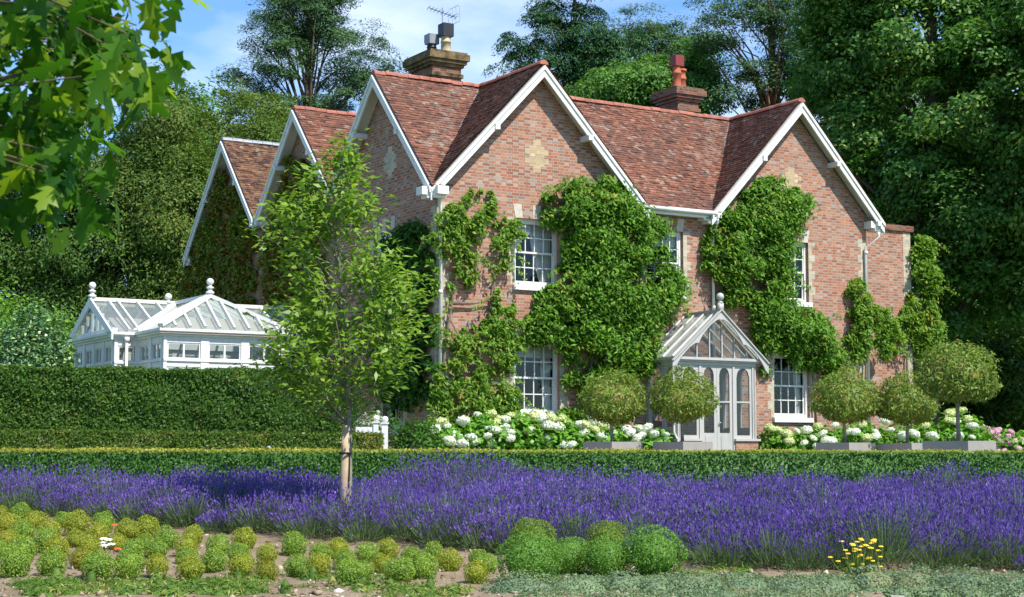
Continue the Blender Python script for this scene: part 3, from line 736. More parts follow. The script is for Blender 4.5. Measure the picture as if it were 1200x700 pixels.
for e,z0,z1 in ((.04,CZ-.14,CZ-.08),(.10,CZ-.08,CZ-.02),(.16,CZ-.02,CZ+.05)):
    m.box((CT-e,CS-e,z0),(CT+BW+e,CS+.2,z1)); m.box((CT-e,CS+.2,z0),(CT+.2,s0,z1)); m.box((CT+BW-.2,CS+.2,z0),(CT+BW+e,s0,z1))
    m.box((t0-e,s0-e,z0),(CT-e,s0+.2,z1)); m.box((t0-e,s0+.2,z0),(t0+.2,s1+e,z1)); m.box((CT+BW+e,s0-e,z0),(-.02,s0+.2,z1)); m.box((t0+.2,s1-.2,z0),(-.02,s1+e,z1))
cpart(m, 'cornice', M['white'])
E_ = .14; ap = (CT+BW/2, CS+1.15, CR)
M['rblind'] = simple('roof_blind', (.40,.33,.28), .9, .1, .06, 2)
def glaze(poly, rafters, nm='roof', blind=None):
    g = MB(); g.add(poly, [tuple(range(len(poly)))]); r = cpart(g, nm, M['roofglass'])
    if blind:                                      # cloth blinds drawn under the lower glass
        g = MB(); g.add([tuple(np.array(p)-(0,0,.13)) for p in blind], [tuple(range(len(blind)))]); cpart(g, 'blind', M['rblind'], r)
    m = MB()
    for a,b in rafters: m.bar(a, b, .05, .10)
    [cpart(q, 'rafter', M['white'], r) for q in each(m)]
zE = CZ+.055
L_, R_ = (CT-E_,CS-E_,zE), (CT+BW+E_,CS-E_,zE)
nr = 9
front = []
for k in range(1,nr):
    x = L_[0]+(R_[0]-L_[0])*k/nr; q = 1-abs(2*k/nr-1)
    # rafters run straight up the slope until they meet a hip
    front.append(((x,L_[1],zE+.04), (x, L_[1]+(ap[1]-L_[1])*q, zE+(ap[2]-zE)*q+.04)))
LP = lambda a,b,k: tuple(np.array(a)*(1-k)+np.array(b)*k)
glaze([L_,R_,ap], front, 'roof', [L_,R_,LP(R_,ap,.5),LP(L_,ap,.5)])
Lb,Rb = (CT-E_,s0,zE),(CT+BW+E_,s0,zE); apb = (ap[0],SR,CR)
def side_raf(corner, sg):
    out = []; run = ap[0]-L_[0]
    for k in range(1,7):
        y = L_[1]+(s0-L_[1])*k/6
        d = ap[1]-L_[1]; q = min(1, (y-L_[1])/d)
        out.append(((corner[0],y,zE+.04),(corner[0]+sg*run*q,y,zE+(CR-zE)*q+.04)))
    return out
glaze([L_,ap,apb,Lb], side_raf(L_,1)[3:5]); glaze([R_,Rb,apb,ap], side_raf(R_,-1))
glaze([(t0-E_,s0-E_,zE),(0,s0-E_,zE),(0,SR,CR),(t0-E_,SR,CR)], [((x,s0-E_,zE+.04),(x,SR,CR+.04)) for x in np.arange(t0+.35,-.2,.55) if not (CT-E_ < x < CT+BW+E_)]+[((x, s0-E_+ (SR-s0+E_)*(1-min(1,abs(x-ap[0])/(BW/2+E_)))*1.0, zE+(CR-zE)*(1-min(1,abs(x-ap[0])/(BW/2+E_)))+.04),(x,SR,CR+.04)) for x in np.arange(CT-.05,CT+BW,.55) if abs(x-ap[0])>.2], 'roof', [(t0+.15,s0-.0,zE+.12),(CT-.2,s0,zE+.12),(CT+.5,s0+.62*(SR-s0),zE+.62*(CR-zE)),(t0+.15,s0+.62*(SR-s0),zE+.62*(CR-zE))])
glaze([(t0-E_,s1+E_,zE),(0,s1+E_,zE),(0,SR,CR),(t0-E_,SR,CR)], [((x,s1+E_,zE+.04),(x,SR,CR+.04)) for x in np.arange(t0+.35,-.2,.55)])
m = MB(); m.bar((t0-E_,SR,CR+.05),(0,SR,CR+.05), .12, .10); m.bar((ap[0],ap[1],CR+.05),(ap[0],SR,CR+.05), .12, .10)
for p in (L_,R_): m.bar((p[0],p[1],zE+.06),(ap[0],ap[1],CR+.06), .15, .09)
for x,sg in ((Lb,1),(Rb,-1)): m.bar((x[0],s0-E_,zE+.03),(ap[0],SR,CR+.03), .14, .08)
cpart(m, 'ridge', M['white'])
def finial(t,s,z):
    m = MB(); m.lathe([(.11,0),(.11,.05),(.06,.08),(.06,.13),(.10,.15),(.10,.18),(.045,.20),(.045,.24)], (t,s,z), 14); m.ball((t,s,z+.32), .098, 16); cpart(m, 'finial', M['white'], cons, True)
finial(t0-.08, SR, CR+.1); finial(ap[0], ap[1], CR+.1); finial(wh(on_s(197,362,SR))[0], SR, CR-.1)
m = MB(); gx = t0-E_-.02                              # gable end: boards and its row of narrow lights
hs = (SR-s0)+E_
for sg in (-1,1): m.prism([(gx,SR,CR+.10),(gx,SR+sg*(hs+.1),zE-.02),(gx,SR+sg*(hs+.1),zE-.22),(gx,SR,CR-.16)], (.05,0,0))
m.box((t0-.06,s0,CZ+.05),(t0+.08,s1,CZ+.16))
for k in range(8):
    y = s0+GM*(k+.5)/8; zt = CR-abs(y-SR)/hs*(CR-zE)-.05
    m.box((t0-.03,y-.035,CZ+.16),(t0+.05,y+.035,max(CZ+.17,zt)))
gb = cpart(m, 'gable_end', M['white']); g = MB(); g.add([(t0,s0,CZ+.1),(t0,s1,CZ+.1),(t0,SR,CR-.05)], [(0,1,2)]); cpart(g, 'pane', M['glass'], gb)
m = MB(); m.tube([(CT-.35,s0-.1,CZ-.1),(CT-.35,s0-.1,GZ)], .038, 8); m.lathe([(.05,0),(.075,.06),(.075,.13),(.05,.14)], (CT-.35,s0-.1,CZ-.22), 10); cpart(m, 'downpipe', M['white'], cons, True)
m = MB(); m.box((t0+.2,s0+.2,GZ),(-.05,s1-.2,GZ+.06)); m.box((CT+.2,CS+.2,GZ),(CT+BW-.2,s0+.2,GZ+.055)); cpart(m, 'floor', M['stone'])

# ------------------------------------------------------------------ table lamps just inside the front window
def table_lamp(t, s, label):
    o = thing('table_lamp', label, 'lamp', hw(t,s,GZ+.02), TH, None)
    m = MB(); m.lathe([(.20,0),(.20,.02),(.03,.05),(.03,.6),(.26,.62),(.26,.65),(.1,.66),(.09,.7),(.12,.85),(.05,1.0),(.02,1.05),(.02,1.3)], (0,0,0), 14); m.build('base', M['stone'], o, smooth=True)
    m = MB(); m.lathe([(.24,1.12),(.14,1.46),(.135,1.46),(.235,1.12)], (0,0,0), 18); m.build('lamp_shade', M['curtain'], o, smooth=True)
table_lamp(3.05, .75, 'pale table lamp inside the ground floor window, whole shade showing in the lower panes')
table_lamp(2.25, .8, 'pale table lamp at the edge of the ground floor window beside the climbing leaves')

# ------------------------------------------------------------------ foliage
F = {}
F['wisteria'] = leafmat('wisteria_leaf', G(.030,.070,.011), G(.098,.172,.024), G(.17,.17,.035), -.05, .35, scale=.7)
F['wisteria_pale'] = leafmat('climber_leaf', G(.045,.095,.015), G(.125,.185,.03), G(.18,.17,.04), .02, .38, scale=1.2)
F['creeper'] = leafmat('creeper_leaf', G(.05,.085,.012), G(.15,.15,.026), G(.15,.045,.02), .2, .3, scale=.7)
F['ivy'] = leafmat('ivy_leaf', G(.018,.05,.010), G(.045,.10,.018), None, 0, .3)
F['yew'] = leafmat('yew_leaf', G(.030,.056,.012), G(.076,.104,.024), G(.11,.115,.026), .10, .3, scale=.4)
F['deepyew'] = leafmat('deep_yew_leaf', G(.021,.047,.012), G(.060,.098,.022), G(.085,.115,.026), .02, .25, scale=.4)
F['pine'] = leafmat('pine_needle', G(.022,.050,.026), G(.065,.105,.055), None, 0, .2)
F['fir'] = leafmat('fir_needle', G(.010,.036,.018), G(.034,.075,.032), None, 0, .15)
F['broad'] = leafmat('broad_leaf', G(.022,.064,.016), G(.078,.150,.032), G(.13,.17,.045), .10, .4, .5, scale=.3, spec=.35)
F['ash'] = leafmat('ash_leaf', G(.035,.085,.022), G(.10,.17,.045), None, 0, .35)
F['lime'] = leafmat('pale_leaf', G(.05,.12,.018), G(.15,.22,.04), None, 0, .38)
F['holly'] = leafmat('holly_leaf', G(.022,.055,.022), G(.06,.11,.05), G(.20,.24,.15), .16, .1, .3, spec=.6, scale=3)
F['hedge'] = leafmat('box_hedge_leaf', G(.020,.055,.014), G(.055,.11,.024), None, 0, .3, .4, top=(G(.20,.21,.035), .0, .035))
F['yewhedge'] = leafmat('yew_hedge_leaf', G(.017,.042,.008), G(.052,.095,.016), G(.085,.085,.025), .02, .3, .5, scale=.9)
F['lowhedge'] = leafmat('low_hedge_leaf', G(.022,.048,.008), G(.060,.085,.014), G(.11,.085,.02), .08, .25, .4, scale=1)
F['ballgreen'] = leafmat('box_leaf', G(.078,.122,.026), G(.190,.235,.050), G(.17,.17,.035), .06, .35, .4, scale=3)
F['ballyellow'] = leafmat('yellow_box_leaf', G(.105,.120,.020), G(.240,.228,.038), G(.21,.17,.032), .10, .35, .4, scale=3)
F['ballorange'] = leafmat('orange_box_leaf', G(.090,.105,.018), G(.185,.175,.030), G(.23,.15,.03), .22, .35, .4, scale=3)
F['bigball'] = leafmat('big_box_leaf', G(.042,.092,.019), G(.110,.180,.040), None, 0, .35, .5, scale=2)
F['bigyellow'] = leafmat('big_yellow_box_leaf', G(.055,.085,.014), G(.115,.150,.026), G(.18,.15,.03), .08, .35, .35, scale=3)
F['mop'] = leafmat('mophead_leaf', G(.048,.076,.016), G(.135,.162,.038), G(.17,.13,.045), .03, .3, .5, scale=4, spec=.25)
F['young'] = leafmat('young_tree_leaf', G(.060,.108,.020), G(.155,.210,.042), G(.17,.20,.05), .1, .45, .4, scale=2)
F['oak'] = leafmat('oak_leaf', G(.012,.042,.005), G(.050,.105,.012), G(.13,.17,.018), .16, .6, .4, 3, spec=.22)
F['hydr'] = leafmat('hydrangea_leaf', G(.05,.12,.02), G(.12,.22,.04), None, 0, .35, .4)
F['white'] = leafmat('white_petal', G(.70,.74,.62), G(.86,.86,.80), None, 0, .2, .6)
F['limepetal'] = leafmat('lime_petal', G(.52,.58,.22), G(.70,.74,.42), None, 0, .2, .6)
F['pink'] = leafmat('pink_petal', G(.62,.34,.46), G(.80,.56,.62), None, 0, .2, .6)
F['silver'] = leafmat('silver_leaf', G(.25,.32,.22), G(.50,.55,.42), None, 0, .3)
F['thyme'] = leafmat('thyme_leaf', G(.050,.072,.058), G(.150,.178,.135), G(.15,.14,.10), .04, .25, .6, scale=1.5)
F['weed'] = leafmat('weed_leaf', G(.04,.075,.016), G(.10,.14,.034), G(.20,.17,.07), .12, .35, scale=2)
F['lavleaf'] = leafmat('lavender_leaf', G(.040,.062,.036), G(.105,.135,.085), None, 0, .3, .7)
F['lavender'] = leafmat('lavender_flower', G(.082,.040,.28), G(.250,.148,.60), G(.35,.25,.65), .02, .35, .75, scale=.9, spec=.15)
F['yellow'] = leafmat('yellow_petal', G(.75,.50,.02), G(.85,.62,.04), None, 0, .3)
F['poppy'] = leafmat('poppy_petal', G(.75,.10,.02), G(.8,.16,.03), None, 0, .3)

# --- climbers on the walls: outlines in the plane of the wall, with their own thickness
def climber(name, label, poly_px, plane, mat, depth, nclump, per, lf=(.16,.07), clump=.28, seed=1, fill=1.0, stems=(), group=None):
    rg = np.random.default_rng(seed)
    if plane[0] == 's': to = lambda x,y: wh(on_s(x,y,plane[1]))[[0,2]]
    else: to = lambda x,y: wh(on_t(x,y,plane[1]))[[1,2]]
    polys = [[tuple(to(x,y)) for x,y in pp] for pp in poly_px]
    areas = []
    for po in polys:
        a = np.array(po); b = np.roll(a,-1,0); areas.append(abs((a[:,0]*b[:,1]-a[:,1]*b[:,0]).sum())/2)
    Cc = []; Dp = []; Es = []
    for po,ar in zip(polys, areas):
        k = max(6, int(nclump*ar/sum(areas))); a = np.array(po); lo,hi = a.min(0),a.max(0); got = 0
        while got < k:
            p = lo+(hi-lo)*rg.random((k*3,2)); p = p[in_poly(p,po)][:k-got]; got += len(p)
            d = edge_dist(p,po); Cc.append(p); Dp.append(depth*np.sqrt(np.clip(d/.75,.03,1))); Es.append(np.clip(.55+d/.7,.55,1))
    Cc = np.concatenate(Cc); Dp = np.concatenate(Dp); n = len(Cc)
    dd = Dp*np.where(rg.random(n) < .72, rg.uniform(.75,1.1,n), rg.uniform(.1,.75,n))+.04
    big = rg.uniform(.6,1.25,n)*np.concatenate(Es)
    c = np.repeat(np.arange(n), per); m = len(c)
    off = unit(rg.normal(size=(m,3))+np.array([0,-.8,.6]))*(rg.random((m,1))**.4)*(clump*big[c])[:,None]*np.array([1,.8,.75])
    a_ = Cc[c,0]+off[:,0]; z_ = Cc[c,1]+off[:,2]-.12*np.abs(off[:,0])/clump; o_ = np.maximum(.02, dd[c]+off[:,1])
    sc__ = 1
    if plane[0] == 's': pos = np.stack([a_, plane[1]-o_, z_],1); outv = np.array([0,-1,0])
    else: pos = np.stack([plane[1]-o_, a_, z_],1); outv = np.array([-1,0,0])
    nr_ = outv*.55+np.array([0,0,.75])+rg.normal(size=(m,3))*.5
    tg = rg.normal(size=(m,3))*.7+np.array([0,0,-.6])+outv*.4
    v,q = leaf_geo(pos, nr_, lf[0]*rg.uniform(.6,1.25,m), lf[1]*rg.uniform(.6,1.25,m), rg, tg, .12)
    sv = []; sh = MB()
    for k in range(int(nclump*.35)):
        i = rg.integers(n); p0 = np.array([Cc[i,0], Cc[i,1], dd[i]]); an = rg.uniform(0,2*pi); ln = rg.uniform(.35,.75); e_ = p0+np.array([cos(an)*ln, sin(an)*ln*.7, .12]); e2 = e_+np.array([cos(an)*ln*.4, -.22, 0])
        P = [p0*(1-t)**2+2*e_*t*(1-t)+e2*t*t for t in np.linspace(0,1,9)]
        T3 = lambda p: np.array([p[0], plane[1]-max(.05,p[2]), p[1]]) if plane[0]=='s' else np.array([plane[1]-max(.05,p[2]), p[0], p[1]])
        sh.tube([T3(p) for p in P], .006, 4)
        for p in P[2:]:
            for _ in range(3): sv.append(T3(p)+rg.normal(size=3)*.045)
    sv = np.array(sv); ns = len(sv); v2,q2 = leaf_geo(sv, outv*.6+np.array([0,0,.6])+rg.normal(size=(ns,3))*.5, lf[0]*rg.uniform(.5,1.1,ns), lf[1]*rg.uniform(.5,1.1,ns), rg, rg.normal(size=(ns,3))+np.array([0,0,-.8]), .12)
    shv = np.array(sh.v); shq = np.array([f for f in sh.f if len(f) == 4]); v,q = join((v,q),(v2,q2),(shv,shq))
    base = np.array([Cc[:,0].mean(), plane[1] if plane[0]=='s' else 0, GZ]) if plane[0]=='s' else np.array([plane[1], Cc[:,0].mean(), GZ])
    o = thing(name, label, 'climbing plant', hw(*base), TH, group)
    place('foliage', np_mesh('foliage', v-base, q, mat), o)
    st = MB()
    for path in stems:
        pts = []
        for x,y in path:
            u_ = to(x,y); pts.append((u_[0], plane[1]-.10, u_[1]) if plane[0]=='s' else (plane[1]-.10, u_[0], u_[1]))
        if len(pts) == 2 or True: st.tube(np.array(pts)-base, [.045*(1-.6*i/(len(pts)-1)) for i in range(len(pts))], 6)
    if stems: st.build('stem', M['woody'], o, smooth=True)
    return o
W1 = [(633,262),(632,238),(650,217),(690,209),(718,212),(740,235),(760,245),(770,268),(774,300),(790,330),(816,352),(802,368),(775,378),(762,395),(765,420),(748,440),(705,462),(676,493),(658,498),(656,455),(658,425),(640,398),(622,405),(607,392),(627,372),(634,347),(652,332),(655,290),(650,265)]
climber('wisteria', 'large dense wisteria covering the wall between the left front gable windows and the porch', [W1], ('s',-.02), F['wisteria'], .75, 190, 230, (.16,.062), .50, 11, stems=[[(690,520),(688,440),(700,380),(690,300)],[(692,520),(720,420),(740,330)]])
W2 = [(826,290),(828,264),(838,250),(852,252),(876,222),(900,213),(925,222),(944,238),(934,262),(922,274),(918,330),(928,352),(966,385),(980,418),(984,440),(955,446),(946,424),(903,420),(898,440),(888,430),(880,390),(850,350),(834,352),(826,330)]
climber('wisteria', 'bright green wisteria on the right front gable above and behind the porch roof', [W2], ('s',-.02), F['wisteria'], .65, 160, 230, (.16,.062), .48, 12, stems=[[(955,520),(950,440),(930,360),(900,280)]])
W0 = [[(505,300),(512,262),(520,242),(545,224),(574,226),(580,246),(566,272),(548,285),(560,318),(552,338),(530,342),(518,325)],[(574,262),(600,255),(620,262),(614,276),(596,280),(590,330),(602,362),(625,372),(632,392),(612,405),(622,420),(600,432),(580,440),(560,400),(572,360),(576,310)],
      [(498,440),(520,400),(548,380),(565,392),(560,420),(585,440),(606,455),(606,492),(560,505),(500,500)],[(500,300),(510,310),(512,390),(502,395)]]
climber('climbing_rose', 'thin yellow-green climber straggling over the bare brick beside the left downpipe', W0, ('s',-.02), F['wisteria_pale'], .40, 240, 48, (.15,.065), .24, 13,
        stems=[[(508,520),(516,450),(560,420),(575,350),(585,270)],[(510,520),(520,400),(530,340),(545,240)],[(575,520),(560,440),(520,365)],[(528,356),(552,356),(576,352)]])
W3 = [[(993,340),(1003,322),(1012,345),(1024,360),(1040,368),(1050,385),(1040,400),(1046,412),(1030,420),(1020,408),(1000,420),(990,400),(995,370)]]
W4 = [[(1030,395),(1050,385),(1056,400),(1048,415),(1034,412)],[(1056,290),(1075,278),(1090,285),(1088,310),(1096,325),(1090,350),(1096,370),(1100,395),(1090,420),(1076,425),(1070,400),(1050,392),(1052,370),(1066,345),(1062,315)]]
climber('wisteria', 'small pale wisteria straddling the right downpipe of the house', W3, ('s',-.02), F['wisteria_pale'], .40, 60, 130, (.17,.065), .30, 14, stems=[[(1010,520),(1012,420),(1003,350)],[(1012,402),(1025,402),(1032,398)]])
climber('wisteria', 'pale yellow-green wisteria climbing the outer edge of the low flat-topped wing', W4, ('s',.74), F['wisteria_pale'], .50, 70, 130, (.17,.065), .34, 18, stems=[[(1062,520),(1060,420),(1075,340)]])
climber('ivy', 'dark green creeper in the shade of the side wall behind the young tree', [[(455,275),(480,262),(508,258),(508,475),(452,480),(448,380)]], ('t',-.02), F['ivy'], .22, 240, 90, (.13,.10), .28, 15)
climber('virginia_creeper', 'red-tinged creeper covering the farthest left gable wall', [[(216,312),(228,284),(246,240),(262,198),(282,228),(301,258),(301,300),(305,420),(216,420)]], ('t',-.02), F['creeper'], .16, 420, 90, (.13,.10), .30, 16)
climber('virginia_creeper', 'red-tinged creeper on the middle left gable wall', [[(338,200),(345,172),(362,196),(378,225),(385,300),(385,420),(318,420),(310,300),(318,262)]], ('t',-.02), F['creeper'], .16, 300, 80, (.13,.10), .30, 17)

# --- hydrangeas along the foot of the wall
rg = np.random.default_rng(21)
def head_mesh(name, mat, n=150):
    r = unit(rg.normal(size=(n,3))); r[:,2] = np.abs(r[:,2])*1.1-.35; r = unit(r)
    c = r*np.array([.5,.5,.38])*(1+.06*rg.normal(size=(n,1)))
    g1 = leaf_geo(c, r+rg.normal(size=(n,3))*.25, .17, .15, rg); g2 = sphere_geo((0,0,0),(.44,.44,.32),12,8)
    v,q = join(g1,g2); return np_mesh(name, v, q, mat)
HM = {k: [head_mesh('flower_head', F[k]) for _ in range(3)] for k in ('white','limepetal','pink')}
def shrub(name, label, base, pts_r, mat, leaf=(.13,.09), n=1400, cat='shrub', group=None, spread=None):
    """a leafy shrub: leaves through a few lobes around base; pts_r: [(dx,dy,zc,rx,ry,rz)]"""
    o = thing(name, label, cat, base, 0, group); gs = []
    tot = sum(a[3]*a[5] for a in pts_r)
    for dx,dy,zc,rx,ry,rz in pts_r:
        k = int(n*rx*rz/tot); d = unit(rg.normal(size=(k,3))); rad = rg.uniform(.45,1,k)**.5*(1+.13*rg.normal(size=k))
        c = d*rad[:,None]*np.array([rx,ry,rz])+np.array([dx,dy,zc]); c[:,2] = np.maximum(c[:,2], .03)
        gs.append(leaf_geo(c, d*.6+np.array([0,0,.7])+rg.normal(size=(k,3))*.5, leaf[0]*rg.uniform(.6,1.3,k), leaf[1]*rg.uniform(.6,1.3,k), rg, None, .1))
    v,q = join(*gs); place('foliage', np_mesh('foliage', v, q, mat), o)
    st = MB()
    for dx,dy,zc,rx,ry,rz in pts_r:
        for _ in range(3): st.tube([(dx*.2+rg.normal()*.05,dy*.2,-.02),(dx*.7+rg.normal()*.1,dy*.6,zc*.6),(dx+rg.normal()*rx*.4,dy,zc+rz*.4)], [.022,.016,.008], 5)
    st.build('stem', M['woody'], o, smooth=True)
    return o
HL = [(35,608),(75,590),(150,575),(210,548),(100,635),(125,645),(90,655),(145,668),(180,640),(200,660),(250,635),(260,665),(270,600),(320,572),(320,605),(345,620),(305,630),(342,642),(475,565),(500,592),(540,598),(488,643),(420,612),(625,592),(690,570),(695,608),(725,598),(645,625),(710,635),(565,672),(595,670),(245,600),(280,612)]
HLl = [(265,545),(342,550),(390,562),(440,553),(510,560),(550,562),(570,585),(300,570),(650,590),(275,578),(60,580)]
HL2 = [(62,570),(190,610),(205,622),(240,605),(275,603),(300,628),(350,632),(250,635),(230,645),(350,645)]; HLl2 = [(155,580),(95,598),(240,608),(60,608)]
HR = [(95,555),(110,490),(60,495),(190,508),(140,530),(250,465),(235,545),(350,500),(320,500),(410,528),(455,500),(500,445),(530,490),(590,520),(645,510),(165,578),(940,525),(940,470),(870,520),(455,520),(205,540),(740,520),(860,450)]
HRl = [(10,510),(165,470),(385,460),(570,450),(830,403),(915,437),(820,440),(845,445),(885,395),(410,535),(20,545),(700,470)]
HP = [(990,475),(1015,485),(1070,490),(1045,520),(1080,525),(1060,495),(1135,500),(1060,575),(1100,595),(1170,580),(1185,540),(1120,560),(1085,550),(1070,600),(1150,545),(1195,545),(1120,525),(1215,560),(1225,540),(1030,500),(1000,560)]
HR3 = [(785,605),(805,610),(835,625),(770,600)]
heads = []
for lst,k,o0,sc_,ssh in ((HL,'white',(500,330),3.5,-.95),(HLl,'limepetal',(500,330),3.5,-.9),(HL2,'white',(680,330),3.5,-1.0),(HLl2,'limepetal',(680,330),3.5,-1.0),(HR,'white',(920,390),4.286,-1.2),(HRl,'limepetal',(920,390),4.286,-1.1),(HP,'pink',(920,390),4.286,-.6),(HR3,'limepetal',(680,330),3.5,-1.0)):
    for x,y in lst:
        px, py = o0[0]+x/sc_, o0[1]+y/sc_
        p = on_s(px, py, ssh-.35*(py-490)/30+rg.normal()*.08); heads.append((wh(p), k, px))
segs = [(495,548,'white mophead hydrangea nearest the left downpipe of the house'),(548,592,'white hydrangea under the climber, second along from the downpipe'),(592,636,'white and lime hydrangea beneath the ground floor window with the lamps'),(636,690,'white hydrangea between the lamp window and the first mophead tree'),(690,745,'white hydrangea behind the first planter tree left of the porch'),(745,800,'white hydrangea close against the left side of the porch'),
        (895,940,'lime and white hydrangea just right of the porch below the window'),(940,985,'white hydrangea behind the mophead tree beside the right window'),(985,1040,'white hydrangea below the right downpipe between two planters'),(1040,1100,'white hydrangea behind the fourth planter at the flat-topped wing'),(1100,1152,'tall lime-headed hydrangea behind the largest planter'),(1138,1225,'pink hydrangea at the far right end of the flower border')]
for i,(a,b,lab) in enumerate(segs):
    pinky = 'pink' in lab
    hs_ = [h for h in heads if a <= h[2] < b and (h[1]=='pink') == pinky]
    s_c = -1.0 if not pinky else -.6
    p0 = wh(on_s((a+b)/2, 500, s_c)); tl = wh(on_s(a,500,s_c))[0]; tr = wh(on_s(b,500,s_c))[0]; wdt = (tr-tl)/2
    base = hw(p0[0], s_c+.1, GZ)
    top = max(h[0][2] for h in hs_)-GZ
    lobes = [(U[0]*wdt*q, U[1]*wdt*q, top*hh*.52, wdt*.62, .5, top*hh*.48) for q,hh in ((-.6,.92),(0,1.0),(.6,.9))]
    o = shrub('hydrangea', lab, base, lobes, F['hydr'], (.17,.12), 1000, 'shrub', 'hydrangeas along the foot of the house')
    for h in hs_:
        w = hw(*h[0])-base; d = rg.uniform(.26,.36) if h[1] != 'pink' else rg.uniform(.2,.26)
        if h[1]=='white' and rg.random() < .3: d *= .75
        f_ = place('flower_head', random.choice(HM[h[1]]), o, w); f_.scale = (d,d,d*rg.uniform(.85,1.05)); f_.rotation_euler = (rg.normal()*.25+.25, rg.normal()*.25, rg.uniform(0,6))

# --- mophead trees in square planters
def mop_mesh(seed):
    rg = np.random.default_rng(seed); n = 5200; d = unit(rg.normal(size=(n,3)))
    zz = np.where(d[:,2] > 0, .80, .44); ph = rg.uniform(0,6,4); rr = (1+.06*np.sin(d[:,0]*4+ph[0]+d[:,2]*3)+.05*np.sin(d[:,1]*6+ph[1])+.04*np.sin(d[:,2]*9+d[:,0]*5+ph[2])+.05*rg.normal(size=n)+.16*(rg.random(n)<.02))*np.where(rg.random(n)<.75, rg.uniform(.92,1.03,n), rg.uniform(.6,.95,n))
    c = d*rr[:,None]*np.stack([np.full(n,.78),np.full(n,.78),zz],1)
    g = leaf_geo(c, d*.6+np.array([0,0,.35])+rg.normal(size=(n,3))*.55, .10*rg.uniform(.7,1.3,n), .036*rg.uniform(.7,1.3,n), rg, rg.normal(size=(n,3))+d*.6-np.array([0,0,.9]), .1)
    v,q = join(g, sphere_geo((0,0,.08),(.62,.62,.48),18,10)); return np_mesh('crown', v, q, F['mop'])
def planter_mesh():
    m = MB(); a,t,h = .46,.03,.48
    m.box((-a,-a,0),(a,-a+t,h)); m.box((-a,a-t,0),(a,a,h)); m.box((-a,-a+t,0),(-a+t,a-t,h)); m.box((a-t,-a+t,0),(a,a-t,h)); return m.mesh('body', M['planter'])
pm = planter_mesh(); cm = MB().box((-.43,-.43,.02),(.43,.43,.40)).mesh('compost', M['compost'])
def trunk_mesh(h, seed):
    rg = np.random.default_rng(seed); m = MB(); x = rg.normal()*.03
    m.tube([(0,0,0),(x*.6,.01,h*.4),(x,0,h*.8),(x*.5,0,h+.3)], [.045,.036,.032,.03], 8); m.tube([(x,0,h*.7),(.25,.1,h+.3)], [.02,.01], 5); m.tube([(x,0,h*.75),(-.25,-.1,h+.3)], [.02,.01], 5)
    return m.mesh('trunk', M['smoothbark'], smooth=True)
MOPS = [(718,518,36,470,80,'first mophead tree, standing left of the porch in front of white hydrangeas','grey square planter under the mophead tree farthest left of the porch'),
        (800,518,36,468,80,'second mophead tree, partly in front of the glazed porch','grey square planter holding the tree directly before the porch'),
        (991,519,36.5,469,80,'third mophead tree, just right of the right ground floor window','grey square planter under the first mophead tree right of the porch'),
        (1063,519.5,36.5,471,78,'fourth mophead tree, between the right downpipe and the largest mophead','grey square planter between the two neighbouring planters right of the porch'),
        (1124,517,29.3,441,99,'largest and tallest mophead tree with a grey stem, far right of the row','large pale grey square planter under the tallest mophead tree')]
for i,(x,yr,Y,yc,wpx,lab,plab) in enumerate(MOPS):
    p = at(x, yr, Y); b = np.array([p[0],p[1],GZ]); rim = p[2]-GZ; k = (wpx/2*Y/FPX)/.84
    po = thing('planter', plab, 'planter', b, R(40) if i < 4 else R(43), 'square planters along the terrace')
    kk = 1.0 if i < 4 else 1.02
    a = place('body', pm, po); a.scale = (kk*(1.0 if i<4 else .98),)*2+(rim/.48,); c = place('compost', cm, po); c.scale = (kk,kk,rim/.48)
    zc_ = at(x, yc, Y)[2]-GZ; base = .4*rim/.48-.02
    t = thing('mophead_tree', lab, 'tree', (b[0],b[1],GZ+base), 0, 'clipped mophead trees in planters')
    cr = place('crown', mop_mesh(40+i), t, (0,0,zc_-base-.08)); cr.scale = (k,k,k*(1.0 if i!=4 else .96)); cr.rotation_euler = (0.05*sin(i*2.2),.06*cos(i*1.7),i*1.3)
    place('trunk', trunk_mesh(zc_-base-.1-.25*k, 60+i), t)

